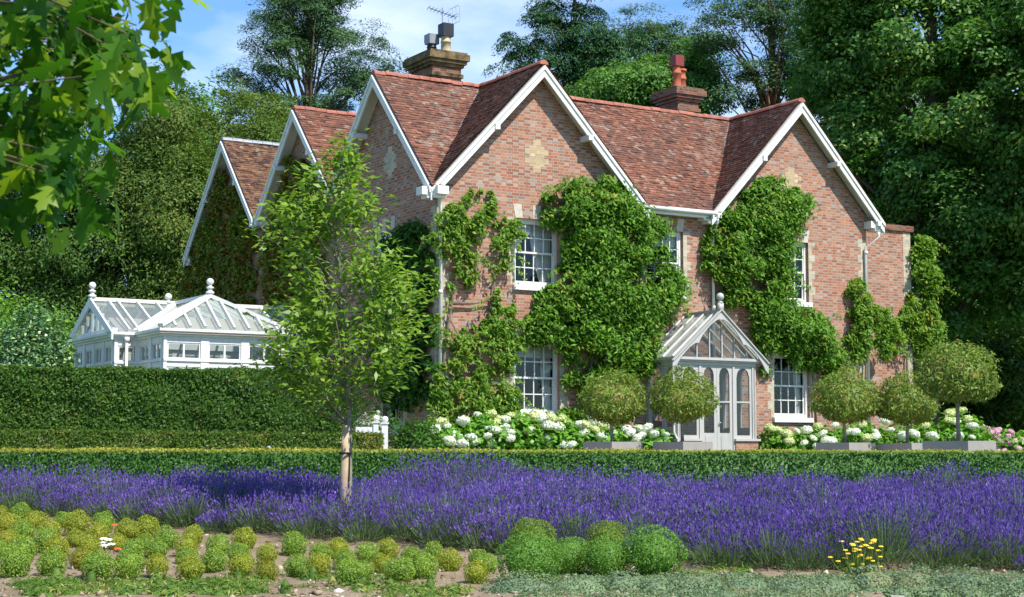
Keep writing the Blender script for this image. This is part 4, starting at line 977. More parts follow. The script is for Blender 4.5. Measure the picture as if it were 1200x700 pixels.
# --- clipped hedges
def hedge(name, label, a, b, thick, z0, z1, mat, leaf, dens, seed, group=None, wob=.02, z1b=None, top_mat=None):
    """a,b: ends in plan; box core with a coat of leaves"""
    rg = np.random.default_rng(seed); a = np.array(a,float); b = np.array(b,float); z1b = z1 if z1b is None else z1b
    Ln = np.linalg.norm(b-a); d = (b-a)/Ln; nrm = np.array([d[1],-d[0]]); H = max(z1,z1b)-z0
    mid = (a+b)/2; base = np.array([mid[0],mid[1],z0]); pts = []; nn = []
    def wobf(u,v): return wob*(np.sin(u*2.3+seed)+.6*np.sin(u*5.1+v*3)+.5*np.sin(v*7+u))
    faces = [('f',Ln,H),('t',Ln,thick),('k',Ln,H),('l',thick,H),('r',thick,H)]
    for nm,A,B in faces:
        k = int(A*B*dens*(1 if nm in 'ft' else .35)); u = rg.random(k)*A; v = rg.random(k)*B
        zt = lambda uu: (z1+(z1b-z1)*uu/Ln)-z0
        if nm == 'f': lx,ly,lz = u-Ln/2, np.full(k,-thick/2)-wobf(u,v), v*zt(u)/H; n_ = np.array([0,-1,.25])
        elif nm == 'k': lx,ly,lz = u-Ln/2, np.full(k,thick/2), v*zt(u)/H; n_ = np.array([0,1,.25])
        elif nm == 't': lx,ly,lz = u-Ln/2, v-thick/2, zt(u)+wobf(u,v)*.5; n_ = np.array([0,0,1])
        elif nm == 'l': lx,ly,lz = np.full(k,-Ln/2), u-thick/2, v*zt(0)/H; n_ = np.array([-1,0,.25])
        else: lx,ly,lz = np.full(k,Ln/2), u-thick/2, v*zt(Ln)/H; n_ = np.array([1,0,.25])
        pts.append(np.stack([lx,ly,lz],1)+rg.normal(size=(k,3))*leaf[0]*.35); nn.append(n_+rg.normal(size=(k,3))*.55)
    c = np.concatenate(pts); n = np.concatenate(nn); k = len(c)
    g = leaf_geo(c, n, leaf[0]*rg.uniform(.6,1.35,k), leaf[1]*rg.uniform(.6,1.35,k), rg, None, .1)
    e = leaf[0]*.5; h0,h1 = z1-z0-e, z1b-z0-e
    cv = np.array([(-Ln/2+e,-thick/2+e+wob,0),(Ln/2-e,-thick/2+e+wob,0),(Ln/2-e,thick/2-e,0),(-Ln/2+e,thick/2-e,0),(-Ln/2+e,-thick/2+e+wob,h0),(Ln/2-e,-thick/2+e+wob,h1),(Ln/2-e,thick/2-e,h1),(-Ln/2+e,thick/2-e,h0)])
    cf = np.array([(0,3,2,1),(4,5,6,7),(0,1,5,4),(1,2,6,5),(2,3,7,6),(3,0,4,7)])
    v,q = join(g,(cv,cf)); me = np_mesh(name, v, q, mat)
    o = place(name, me, None, base, math.atan2(d[1],d[0])); return tag(o, label, 'hedge', group)
F['hedge'] = leafmat('box_hedge_leaf', G(.022,.062,.020), G(.066,.125,.036), None, 0, .35, .45, top=(G(.36,.36,.06), .975, .05))
hz0 = -1.0
hedge('box_hedge', 'long low clipped box hedge with yellowish new growth between the lavender and the terrace', (-10.5,27.15), (13.5,27.15), .95, hz0, .03, F['hedge'], (.05,.032), 1500, 5, wob=.018, z1b=-.03)
YW = 35.6
hedge('yew_hedge', 'tall dense clipped yew hedge in front of the conservatory', (at(-60,431,YW)[0],YW+.4), (at(418,436,YW)[0],YW+.4), 1.0, GZ, at(200,431,YW)[2], F['yewhedge'], (.085,.038), 1300, 6, wob=.05, z1b=at(418,437,YW)[2])
for i,(x0,x1,yt,lab) in enumerate([(-30,87,506,'low clipped hedge block at the left end of the row before the yew hedge'),(90,206,507,'low clipped hedge block second from the left before the yew hedge'),(209,317,508.5,'low clipped hedge block beside the small grey garden light'),(320,447,509.5,'low clipped hedge block under the young tree, nearest the white gate')]):
    Yl = 32.6; hedge('low_hedge', lab, (at(x0,520,Yl)[0],Yl), (at(x1,520,Yl)[0],Yl+.12), .8, GZ, at(0,yt,Yl)[2], F['lowhedge'], (.06,.032), 1500, 70+i, 'low hedge blocks before the yew hedge', wob=.02)

# --- garden light, gate, small shrubs near it
p = at(315, 524, 31.6); gl = thing('garden_light', 'small grey garden light on a short post between two low hedge blocks', 'light', (p[0],p[1],GZ))
m = MB(); m.lathe([(.02,0),(.02,.24)], (0,0,0), 8); m.build('post', M['lead'], gl); m = MB(); m.lathe([(.03,.24),(.045,.25),(.05,.33),(.035,.36),(.01,.37)], (0,0,0), 10); m.build('lamp_head', M['lead'], gl, smooth=True)
Yg = 33.6; ga, gb_ = at(424,500,Yg), at(451.5,500,Yg+.1)
gate = thing('garden_gate', 'short white wooden gate with ball-topped posts beside the low hedge', 'gate', (ga[0],ga[1],GZ))
gt = at(450,497,Yg)[2]-GZ; span = gb_[0]-ga[0]
for x,h,r in ((span*.62,gt+.02,.05),(span*1.0,gt+.0,.06)):
    m = MB(); m.box((x-r,-r,0),(x+r,r,h)); m.box((x-r-.02,-r-.02,h),(x+r+.02,r+.02,h+.03)); m.ball((x,0,h+.03+.06), .07, 12); m.build('post', M['white'], gate)
m = MB(); m.box((-.12,-.02,gt-.16),(span*.62-.05,.03,gt-.06)); m.box((-.12,-.02,gt-.34),(span*.62-.05,.03,gt-.27)); m.box((span*.62+.05,-.02,gt-.26),(span-.06,.03,gt-.14)); m.box((-.12,-.02,.1),(span-.06,.03,.18)); [q.build('rail', M['white'], gate) for q in each(m)]
m = MB()
for k in range(6): m.box((-.08+.11*k,-.035,.05),(-.03+.11*k,-.021,gt-.1 if k<4 else gt-.2))
[q.build('picket', M['white'], gate) for q in each(m)]
p = at(430, 500, 35.2); shrub('variegated_shrub', 'pale silvery variegated shrub just behind the white gate', (p[0],p[1],GZ), [(0,0,.55,.30,.3,.5),(.15,0,.75,.22,.25,.4)], F['silver'], (.11,.04), 900)
p = at(473, 500, 36.6); shrub('dark_shrub', 'dark clipped evergreen shrub against the shaded side wall behind the gate', (p[0],p[1],GZ), [(-.3,0,.5,.5,.4,.55),(.35,0,.5,.5,.4,.5)], F['ivy'], (.09,.06), 2600)
p = at(40, 400, 43); shrub('holly_dome', 'rounded variegated holly dome rising behind the left end of the yew hedge', (p[0],p[1],GZ), [(0,0,at(40,430,43)[2]-GZ-.2,46*43/FPX,1.0,at(40,363,43)[2]-at(40,430,43)[2]+.3)], F['holly'], (.13,.075), 7500)
p = at(20, 350, 50); shrub('leafy_shrub', 'bright green leafy shrub at the left edge behind the holly dome', (p[0],p[1],GZ), [(-.8,0,3.3,1.5,1.2,2.2),(.4,0,3.0,1.4,1.2,2.0),(1.2,.3,2.6,1.1,1,1.8),(.2,-.4,1.6,2.2,1.2,1.4)], F['lime'], (.17,.08), 9000)
p = at(85, 370, 51.5); shrub('leafy_shrub', 'pale green spreading shrub between the holly dome and the conservatory gable', (p[0],p[1],GZ), [(-.5,0,2.9,1.2,1,1.8),(.6,.2,2.6,1.3,1,1.6),(1.6,.3,2.2,1,1,1.3)], F['ash'], (.17,.08), 7500)

# --- trees
def tree(name, label, base_px, Y, blobs, mat, bark, nclump, per, clump, leaf, seed, trunk_r=.35, squash=.6, up=.5, out=.6, shell=.62, limbs=26, group=None, trunk_top=None, jit=.12, lean=0, droop=0):
    """blobs: crown lobes as (x px, y px, rx px, ry px, extra depth m)"""
    rg = np.random.default_rng(seed); b = at(base_px, 500, Y); base = np.array([b[0],Y,float(gz(0,Y))-.05])
    B = []
    for x,y,rx,ry,dy in blobs:
        c = at(x,y,Y+dy); k = (Y+dy)/FPX; B.append((c, np.array([rx*k,(rx+ry)/2*k*.9,ry*k])))
    wgt = np.array([b_[1][0]*b_[1][2] for b_ in B]); wgt /= wgt.sum()
    idx = rg.choice(len(B), nclump, p=wgt); cen = np.array([b_[0] for b_ in B])[idx]; rad = np.array([b_[1] for b_ in B])[idx]
    d = unit(rg.normal(size=(nclump,3))); rr = shell+(1-shell)*rg.random(nclump)**.6; rr *= 1+jit*rg.normal(size=nclump)
    cc = cen+d*rad*rr[:,None]; cc[:,2] = np.maximum(cc[:,2], base[2]+.3)
    sz = rg.uniform(.55,1.3,nclump)*clump
    c = np.repeat(np.arange(nclump), per); m = len(c); off = unit(rg.normal(size=(m,3))+d[c]*.55+np.array([0,0,.75*up]))*(rg.random((m,1))**.35)
    pos = cc[c]+off*sz[c][:,None]*np.array([1,1,squash])+np.array([0,0,-droop])*((off[:,:1]**2+off[:,1:2]**2))*sz[c][:,None]
    nr_ = d[c]*out+np.array([0,0,up])+off*.5+rg.normal(size=(m,3))*.5
    tg = off+np.array([0,0,-droop])+rg.normal(size=(m,3))*.6
    v,q = leaf_geo(pos, nr_, leaf[0]*rg.uniform(.55,1.3,m), leaf[1]*rg.uniform(.55,1.3,m), rg, tg, .1)
    o = thing(name, label, 'tree', base, 0, group); place('crown', np_mesh('crown', v-base, q, mat), o)
    zt = trunk_top if trunk_top is not None else max(b_[0][2]+.5*b_[1][2] for b_ in B); topc = np.average([b_[0] for b_ in B],axis=0,weights=wgt)
    H = zt-base[2]; tx = topc[0]-base[0]; ty = topc[1]-base[1]
    path = lambda q: np.array([tx*q**1.5+.12*sin(q*7+seed), ty*q**1.5+.1*cos(q*5), H*q])
    mb = MB(); mb.tube([path(q) for q in np.linspace(0,1,10)], [trunk_r*(1.25-.25*min(1,q*6))*(1-q*.85) for q in np.linspace(0,1,10)], 9)
    for j in rg.choice(nclump, min(limbs,nclump), replace=False):
        e = cc[j]-base; q = np.clip((e[2]/H)-rg.uniform(.08,.28), .12, .93); a = path(q); md = (a+e)/2+np.array([0,0,.12*np.linalg.norm(e-a)])+rg.normal(size=3)*.2
        r0 = trunk_r*(1-q*.85)*.42; mb.tube([a,a*.6+md*.4,md,e], [r0,r0*.75,r0*.5,r0*.15], 6)
    mb.build('trunk', bark, o, smooth=True)
    return o
# left: yews and the pale tree behind them
tree('yew_tree', 'dark yew tree with pointed crown behind the conservatory gable', 185, 61, [(190,150,34,66,0),(172,235,62,70,0),(215,260,60,70,-1),(185,340,80,70,0)], F['yew'], M['bark'], 360, 300, .95, (.17,.06), 101, .4, .75, .5, .7, .7, droop=.5)
tree('yew_tree', 'broad olive-green yew tree rising behind the farthest gable', 275, 64, [(268,175,55,55,0),(250,250,70,75,0),(310,200,45,60,1),(280,340,80,80,0),(200,390,90,50,1),(290,400,70,50,1)], F['yew'], M['bark'], 360, 300, .95, (.17,.06), 102, .4, .75, .5, .7, .7, droop=.5)
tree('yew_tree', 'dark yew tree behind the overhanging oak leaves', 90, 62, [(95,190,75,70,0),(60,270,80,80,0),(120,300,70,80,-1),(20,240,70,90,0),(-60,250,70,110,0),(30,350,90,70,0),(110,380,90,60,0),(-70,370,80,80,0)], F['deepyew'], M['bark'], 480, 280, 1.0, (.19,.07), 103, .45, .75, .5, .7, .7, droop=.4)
tree('leafy_tree', 'light green rounded treetop showing between the yews and the pine', 236, 76, [(236,150,42,46,0),(215,180,50,50,0),(250,210,60,60,0)], F['ash'], M['bark'], 170, 110, .9, (.28,.13), 104, .4)
tree('evergreen_tree', 'dark evergreen filling the gap between the yews and the tall pine', 312, 70, [(300,150,42,42,0),(330,165,40,32,0),(300,250,70,90,0)], F['yew'], M['bark'], 240, 110, .8, (.24,.08), 105, .4)
tree('pine_tree', 'tall open pine tree with spreading flat boughs above the left gables', 363, 76, [(352,20,52,28,0),(320,45,34,24,0),(305,90,34,20,0),(395,40,40,26,0),(425,75,34,26,0),(400,90,30,20,1),(335,75,30,18,-1),(290,115,26,16,0),(440,105,22,16,0),(330,130,60,18,0),(400,120,40,16,0),(370,-10,45,25,0)], F['pine'], M['bark'], 250, 260, .95, (.20,.045), 106, .5, .45, .8, .4, .25, limbs=60, jit=.2)
# middle: fir, dark pine and the tree behind the second stack
tree('fir_tree', 'dark layered fir tree standing behind the left front gable', 690, 74, [(690,-20,40,25,0),(655,15,50,16,0),(640,50,48,14,0),(680,40,60,18,0),(650,82,62,14,0),(690,85,60,24,0),(600,100,24,8,0),(640,108,50,10,0),(615,65,24,8,0),(700,60,45,25,0)], F['fir'], M['bark'], 190, 240, .80, (.20,.05), 107, .42, .35, .8, .4, .2, limbs=50, jit=.2, droop=.4)
tree('pine_tree', 'blue-green pine tree with rounded head behind the fir', 752, 80, [(755,35,52,22,0),(775,70,60,34,0),(735,80,50,40,0),(795,66,24,20,0)], F['pine'], M['bark'], 125, 240, .95, (.20,.05), 108, .4, .5, .8, .4, .4, limbs=30)
tree('leafy_tree', 'light green leafy tree just behind the right chimney stack', 800, 68, [(770,110,60,34,0),(812,104,28,44,0),(720,110,40,26,0)], F['ash'], M['bark'], 180, 200, .85, (.18,.09), 109, .35)
tree('scots_pine', 'tall pine tree with orange bark and airy crown behind the right front gable', 906, 66, [(880,12,62,26,0),(840,40,30,18,0),(920,20,50,30,0),(925,70,45,26,0),(880,95,30,16,0),(860,110,26,14,0),(945,100,36,26,0),(930,125,50,14,0),(855,80,20,10,0)], F['pine'], M['pinebark'], 150, 260, .85, (.19,.045), 110, .40, .45, .8, .4, .3, limbs=55, jit=.18, trunk_top=at(0,-30,66)[2])
# right: broadleaf wood edge
tree('sycamore_tree', 'huge dark broadleaf tree towering over the right end of the house', 1085, 55, [(1000,70,62,70,1),(1075,50,80,75,0),(1150,120,78,85,-2),(1010,170,55,60,1),(1090,215,62,60,-1),(1165,265,62,62,-2),(1040,270,42,46,1),(1120,350,52,52,-1),(1195,30,70,75,-1),(1210,200,60,90,-2),(1010,-30,90,60,0),(1110,-50,110,60,0)], F['broad'], M['bark'], 560, 260, 1.0, (.19,.11), 111, .6, .6, .6, .6, .72)
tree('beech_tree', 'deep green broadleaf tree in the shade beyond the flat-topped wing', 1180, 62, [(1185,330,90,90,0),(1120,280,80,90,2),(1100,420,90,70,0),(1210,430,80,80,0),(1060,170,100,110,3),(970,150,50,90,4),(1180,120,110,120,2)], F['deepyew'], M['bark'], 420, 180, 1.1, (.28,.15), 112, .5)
tree('oak_tree', 'added broadleaf tree mostly beyond the right edge, its crown shading the undergrowth', 1290, 51, [(1290,200,95,130,0),(1330,60,120,120,0),(1250,330,60,70,1),(1350,330,80,90,0),(1270,30,60,90,0)], F['broad'], M['bark'], 320, 180, 1.0, (.24,.13), 113, .55)  # mostly out of view, added so its canopy shades the undergrowth
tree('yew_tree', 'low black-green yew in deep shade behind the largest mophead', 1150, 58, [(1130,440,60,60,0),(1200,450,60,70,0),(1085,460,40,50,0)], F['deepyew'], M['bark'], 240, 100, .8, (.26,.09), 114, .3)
tree('pine_tree', 'slender dark conifer between the right gable apex and the big broadleaf', 985, 70, [(985,60,45,70,0),(975,160,45,60,0),(1000,210,50,60,0)], F['fir'], M['bark'], 220, 110, .8, (.24,.08), 115, .35)

# --- the young staked tree
def young_tree():
    Y = 22.7; b = at(412, 620, Y); base = np.array([b[0], Y, float(gz(0,Y))]); rg = np.random.default_rng(33)
    o = thing('young_tree', 'young staked tree with airy yellow-green crown standing in the lavender before the house', 'tree', base)
    env = [(168,392,408),(200,362,430),(230,335,440),(270,288,455),(300,285,478),(340,312,492),(380,318,492),(420,300,482),(445,296,468),(462,345,440)]
    ey = [e[0] for e in env]
    mb = MB(); trunk = lambda q: np.array([at(412-12*q**1.2+4*sin(q*6), 0, Y)[0]-base[0], .05*sin(q*5), (at(0,190,Y)[2]-base[2])*q])
    mb.tube([trunk(q) for q in np.linspace(0,1,14)], [.040*(1-q)**.7+.008 for q in np.linspace(0,1,14)], 9)
    pos = []; tang = []
    zt = at(0,190,Y)[2]-base[2]
    for k in range(104):
        y = rg.uniform(166,462); xl = np.interp(y,ey,[e[1] for e in env]); xr = np.interp(y,ey,[e[2] for e in env]); cx = (xl+xr)/2
        q_ = rg.uniform(-1,1); q_ = np.sign(q_)*abs(q_)**.62; hx = (xr-xl)/2; x = cx+hx*q_; dep = rg.uniform(-1,1)*math.sqrt(max(0,1-q_*q_))*hx*Y/FPX*.9
        tip = at(x,y,Y+dep); tip = tip-base; qa = np.clip(tip[2]/zt-rg.uniform(.04,.24)*(.4+.8*np.linalg.norm(tip[:2])), .29, .96); a = trunk(qa)
        ln = np.linalg.norm(tip-a); mid = a*.5+tip*.5+np.array([0,0,-.10*ln])+rg.normal(size=3)*.04*ln; r0 = .004+.008*ln
        P = [a*(1-t)**2+2*mid*t*(1-t)+tip*t*t for t in np.linspace(0,1,7)]
        mb.tube(P, [r0*(1-.8*t) for t in np.linspace(0,1,7)], 5)
        nl = int(30+46*ln)
        for _ in range(nl):
            t = 1.04-.62*rg.random()**1.5; p = a*(1-t)**2+2*mid*t*(1-t)+tip*t*t; dd = tip-a; s_ = rg.normal(size=3)*np.array([.13,.13,.085]); pos.append(p+s_); tang.append(dd*.6+s_*5+np.array([0,0,-.25]))
    pos = np.array(pos); tang = np.array(tang); n = len(pos)
    v,q = leaf_geo(pos, np.array([0,-.15,.9])+rg.normal(size=(n,3))*.5, .128*rg.uniform(.45,1.35,n), .058*rg.uniform(.5,1.35,n), rg, tang, .16)
    place('crown', np_mesh('crown', v, q, F['young']), o); mb.build('trunk', M['smoothbark'], o, smooth=True)
    sb = at(402, 620, Y-.12); st = thing('wooden_stake', 'round wooden tree stake strapped to the young tree trunk', 'stake', (sb[0]-.0, sb[1], base[2]-.05))
    h = at(0,499,Y)[2]-base[2]+.05; m = MB(); m.tube([(0,0,0),(.012,0,h*.5),(.03,0,h)], [.058,.056,.053], 12); m.build('post', M['stake'], st, smooth=True)
    m = MB(); zz = at(0,527,Y)[2]-base[2]; m.tube([(.02+.075*cos(t),.03+.13*sin(t),zz) for t in np.linspace(0,2*pi,20)], .016, 6); m.tube([(.085,-.02,zz),(.082,-.03,zz-.25),(.075,-.03,zz-.48)], .010, 5); m.build('strap', M['rubber'], st, smooth=True)
young_tree()

# --- lavender: mounded plants in a bed, each with its sheaf of stalks
def lavender():
    rg = np.random.default_rng(44)
    fx = [-10,-7.6,-5.8,-3.5,-1.8,-.4,1.2,2.2,4,7.5,12]; fy = [25.6,25.0,23.9,22.2,21.0,20.0,19.2,18.5,18.1,18.0,18.0]
    P = []
    for i in range(54):
        for j in range(26):
            X = -9.6+i*.45+(j%2)*.22+rg.normal()*.08; Y = 18.15+j*.335+rg.normal()*.07
            if Y < np.interp(X,fx,fy)+.1 or Y > 26.35: continue
            xp = 600+X/Y*FPX
            if abs(xp-425) < 30 and Y > 25.4: continue
            if abs(X-at(405,610,22.7)[0]) < .22 and abs(Y-22.6) < .2: continue
            if (abs(xp-997) < 22 or abs(xp-1155) < 20) and 24.4 < Y < 25.6: continue
            P.append((X,Y))
    P = np.array(P); n = len(P); xp = 600+P[:,0]/P[:,1]*FPX
    fld = .5+.5*np.sin(P[:,0]*1.3+.7*np.sin(P[:,1]*.9))*np.cos(P[:,1]*1.1+P[:,0]*.4)
    Hh = .47+.22*fld+rg.normal(size=n)*.075; vig = np.clip(rg.normal(.93,.2,n)-.35*(rg.random(n)<.10),.12,1)
    back = np.clip((P[:,1]-24.2)/1.6,0,1); Hh += back*np.interp(xp,[0,300,420,470,520,640,740,820,960,1040,1120,1200],[.06,.08,-.14,.06,.13,.15,.02,-.10,-.20,-.04,-.04,-.14])
    front = np.clip(1-(P[:,1]-np.interp(P[:,0],fx,fy))/1.2,0,1)
    Hh -= front*.12
    hv = []; hq = []; k0 = 0; S = 310
    idx = np.repeat(np.arange(n), S); m = len(idx)
    a = rg.random(m)*2*pi; rr = np.sqrt(rg.random(m))
    tilt = rr*.70+rg.normal(size=m)*.11
    lenf = Hh[idx]*(1.03-.20*rr-.30*rg.random(m)**2.5*(rr>.45)+rg.normal(size=m)*.08)
    dirv = np.stack([np.sin(tilt)*np.cos(a), np.sin(tilt)*np.sin(a), np.cos(tilt)],1)
    root = np.stack([P[idx,0]+rr*.13*np.cos(a), P[idx,1]+rr*.13*np.sin(a), np.zeros(m)],1); root[:,2] = gz(0,root[:,1])
    tip = root+dirv*lenf[:,None]
    dens = rg.random(m) < np.clip(vig[idx]-.3*(fld[idx] < .14)-.02*front[idx]-.35*(rr < .25)*(rg.random(m)<.5), .06, 1)
    # flower heads: two crossed spindles each
    hl = rg.uniform(.032,.062,m)[dens]; T = tip[dens]; D = unit(dirv[dens]+rg.normal(size=(dens.sum(),3))*.12); C = T-D*hl[:,None]*.3
    g = []
    for w in (0,1):
        nr_ = np.cross(D, rg.normal(size=D.shape)); g.append(leaf_geo(C, nr_, hl, rg.uniform(.016,.023,len(hl)), rg, D))
    # second lower whorl
    low = rg.random(len(hl)) < .5; C2 = C[low]-D[low]*(hl[low]*.95)[:,None]; g.append(leaf_geo(C2, np.cross(D[low], rg.normal(size=D[low].shape)), hl[low]*.4, .017, rg, D[low]))
    v,q = join(*g); o = place('lavender_bed', np_mesh('lavender_bed', v, q, F['lavender'])); tag(o, 'deep bed of purple lavender spikes filling the slope below the box hedge', 'lavender', None, 'stuff')
    # green stalks and grey foliage
    mid = tip-dirv*(lenf*.30)[:,None]; st = leaf_geo(mid, np.cross(dirv, rg.normal(size=(m,3))), lenf*.55, .007, rg, dirv)
    K = 150; i2 = np.repeat(np.arange(n),K); m2 = len(i2); a2 = rg.random(m2)*2*pi; r2 = np.sqrt(rg.random(m2)); th = r2*1.15; ln = Hh[i2]*rg.uniform(.22,.52,m2)
    d2 = np.stack([np.sin(th)*np.cos(a2),np.sin(th)*np.sin(a2),np.cos(th)],1); c2 = np.stack([P[i2,0]+.12*r2*np.cos(a2),P[i2,1]+.12*r2*np.sin(a2),gz(0,P[i2,1])],1)+d2*ln[:,None]
    fo = leaf_geo(c2, np.cross(d2, rg.normal(size=(m2,3))), rg.uniform(.09,.17,m2), rg.uniform(.010,.018,m2), rg, d2+rg.normal(size=(m2,3))*.3)
    v,q = join(st,fo); place('stalks', np_mesh('stalks', v, q, F['lavleaf']), o)
lavender()

# --- box balls
def ball_mesh(name, mat, n, leaf, seed, lump=.10, flat=.92):
    rg = np.random.default_rng(seed); d = unit(rg.normal(size=(n,3))); ph = rg.uniform(0,6,6)
    l = 1+lump*(np.sin(d[:,0]*4+ph[0])*np.sin(d[:,1]*4+ph[1])+.7*np.sin(d[:,2]*6+ph[2]+d[:,0]*3))
    r = l*np.where(rg.random(n) < .7, rg.uniform(.94,1.06,n), rg.uniform(.7,.97,n))
    c = d*r[:,None]*np.array([1,1,flat]); c[:,2] += flat*.9; ok = c[:,2] > -.02; c, d = c[ok], d[ok]; k = len(c)
    g = leaf_geo(c, d*.75+np.array([0,0,.25])+rg.normal(size=(k,3))*.6, leaf*rg.uniform(.6,1.3,k), leaf*.55*rg.uniform(.7,1.3,k), rg, d*.8+rg.normal(size=(k,3)), .12)
    v,q = join(g, sphere_geo((0,0,flat*.88),(.74,.74,.68),14,9)); return np_mesh(name, v, q, mat)
BM = {k: [ball_mesh('box_ball', F[k], 2300, .135, 200+i+j*10, .085) for i in range(4)] for j,k in enumerate(('ballgreen','ballyellow','ballorange'))}
REG1 = [(8,85,64,'y'),(95,85,84,'g'),(165,125,110,'y'),(35,135,110,'y'),(100,170,110,'g'),(40,210,110,'y'),(100,255,130,'g'),(60,325,145,'g'),(-25,260,100,'g'),(300,118,84,'g'),(365,138,120,'y'),(230,172,104,'y'),(215,218,112,'g'),(265,258,120,'y'),(245,322,140,'g'),(485,132,104,'g'),(455,188,110,'y'),(350,208,92,'y'),(590,168,108,'y'),(690,158,110,'y'),(415,242,110,'y'),(378,302,104,'o'),(460,335,150,'g'),(545,222,100,'y'),(600,330,130,'g'),(620,262,100,'g'),(680,222,84,'g'),(780,208,105,'g'),(730,252,104,'g'),(735,332,112,'y'),(905,188,106,'y'),(875,243,104,'y'),(872,290,95,'g'),(890,348,132,'y'),(1025,238,106,'g'),(1000,312,122,'g'),(1145,208,112,'y'),(1120,275,104,'g'),(1130,332,120,'y')]
REG2 = [(50,278,104,'y'),(50,358,112,'o'),(175,238,112,'g'),(190,332,122,'g'),(300,272,104,'g'),(292,332,112,'y'),(385,255,104,'y'),(412,305,104,'g'),(430,372,122,'g'),(500,358,92,'g'),(520,280,104,'g'),(615,262,108,'y'),(590,325,94,'y'),(672,352,132,'g'),(730,292,94,'g'),(782,342,132,'g'),(830,270,94,'g'),(910,318,106,'y'),(1042,300,90,'g'),(1085,322,104,'g'),(1030,368,112,'y')]
balls = [(x/4, 580+y/4, w/4, k) for x,y,w,k in REG1]+[(300+x/4, 580+y/4, w/4, k) for x,y,w,k in REG2]
ORD = ['first','second','third','fourth','fifth','sixth','seventh','eighth','ninth','tenth','eleventh','twelfth','thirteenth','fourteenth','fifteenth','sixteenth','seventeenth','eighteenth','nineteenth','twentieth']
pos = []
for x,y,w,k in balls:
    g = on_ground(x, y+w*.43, .02); pos.append((g[0], g[1], w/2*g[1]/FPX, k, x, y+w*.43))
gy = np.array([p[5]-.055*p[4] for p in pos]); order = np.argsort(-gy); rows = np.array_split(order, 5)
RN = ['front row','second row','middle row','fourth row','back row by the lavender']
ADJ = {'g':'green','y':'yellow-tipped','o':'orange-tinged'}; KEY = {'g':'ballgreen','y':'ballyellow','o':'ballorange'}
rb = random.Random(5)
for ri,row in enumerate(rows):
    for ci,i in enumerate(sorted(row, key=lambda q: pos[q][4])):
        X,Y,r,k,_,_ = pos[i]
        o = place('box_ball', rb.choice(BM[KEY[k]]), None, (X,Y,float(gz(0,Y))+.01), rb.uniform(0,6)); r *= rb.uniform(.98,1.08); o.scale = (r*rb.uniform(.92,1.08),r*rb.uniform(.92,1.08),r*rb.uniform(.98,1.15)); o.rotation_euler = (rb.uniform(-.06,.06),rb.uniform(-.06,.06),rb.uniform(0,6))
        tag(o, 'small %s box ball, %s from left in the %s' % (ADJ[k], ORD[ci], RN[ri]), 'shrub', 'small clipped box balls on the bare soil')
bigs = [(240,305,272,'g','large green box ball at the near left of the big clump','bigball'),(600,295,222,'g','large green box ball at the near middle of the big clump','bigball'),(822,275,276,'g','largest green box ball at the right end of the big clump','bigball'),(432,290,200,'g','green box ball squeezed between the near left and near middle ones of the clump','bigball'),(255,205,215,'y','yellow-tipped box ball behind the near left one of the clump','bigyellow'),(435,165,160,'y','yellow-tipped box ball topmost at the back of the clump','bigyellow'),(612,205,190,'y','yellow-tipped box ball behind the near middle one of the clump','bigyellow')]
for j,(x,y,w,_,lab,k) in enumerate(bigs):
    px,py,pw = 560+x/4, 580+y/4, w/4; dpy = 0 if j < 4 else 14
    g = on_ground(px, py+pw*.40+dpy*.6, .02); r = pw/2*g[1]/FPX
    o = place('large_box_ball', ball_mesh('large_box_ball', F[k], 4200, .085, 300+j, .06, .88), None, (g[0],g[1],float(gz(0,g[1]))), j); zz = (at(px,py-pw*.48,g[1])[2]-float(gz(0,g[1])))/(1.78)
    o.scale = (r*1.08,r*1.06,max(r*.85,zz*1.04)); tag(o, lab, 'shrub', 'big clipped box balls in the middle clump')

# --- grey thyme cushions along the edge, the low stone wall under them, weeds and small flowers
def mound_cover(name, label, cells, mat, leaf, dens, seed, cat='ground cover', blades=0):
    """cells: (x px, y px of the crest, radius m, height m)"""
    rg = np.random.default_rng(seed); gs = []
    for X,Y,rx,ry,h in cells:
        z0 = float(gz(0,Y))-.03; n = int(dens*rx*ry*3.1)+8; d = unit(rg.normal(size=(n,3))); d[:,2] = np.abs(d[:,2])
        l = 1+.10*np.sin(d[:,0]*7+X*5)*np.sin(d[:,1]*6+Y*3)+.05*rg.normal(size=n)
        c = d*l[:,None]*np.array([rx,ry,h])+np.array([X,Y,z0]); nr_ = d+np.array([0,0,.3])+rg.normal(size=(n,3))*.6
        gs.append(leaf_geo(c, nr_, leaf[0]*rg.uniform(.5,1.4,n), leaf[1]*rg.uniform(.5,1.4,n), rg, d*blades+rg.normal(size=(n,3)), .1))
        gs.append(sphere_geo((X,Y,z0),(rx*.86,ry*.86,h*.78),16,8))
    v,q = join(*gs); o = place(name, np_mesh(name, v, q, mat)); return tag(o, label, cat, None, 'stuff')
rg = np.random.default_rng(55); cells = []
X = .1
while X < 6.9:                                  # a row of full cushions, lower ones filling before and behind
    r = rg.uniform(.26,.46); cells.append((X, 17.02+rg.normal()*.07+(.10 if X > 3.7 else 0), r, rg.uniform(.24,.32), .13+.22*r+rg.normal()*.015+(.04 if X > 3.7 else 0))); X += r*1.35
for k in range(26):
    X = .2+3.4*k/25; cells.append((X, 16.42+rg.normal()*.10, rg.uniform(.2,.34), .2, rg.uniform(.07,.13)))
for k in range(30): cells.append((.5+6.3*k/29+rg.normal()*.08, 17.46+rg.normal()*.08, rg.uniform(.24,.4), .28, rg.uniform(.08,.14)))
for k in range(27): cells.append((1.6+5.2*k/26+rg.normal()*.08, 17.84+rg.normal()*.08, rg.uniform(.2,.38), rg.uniform(.2,.3), rg.uniform(.05,.12)))
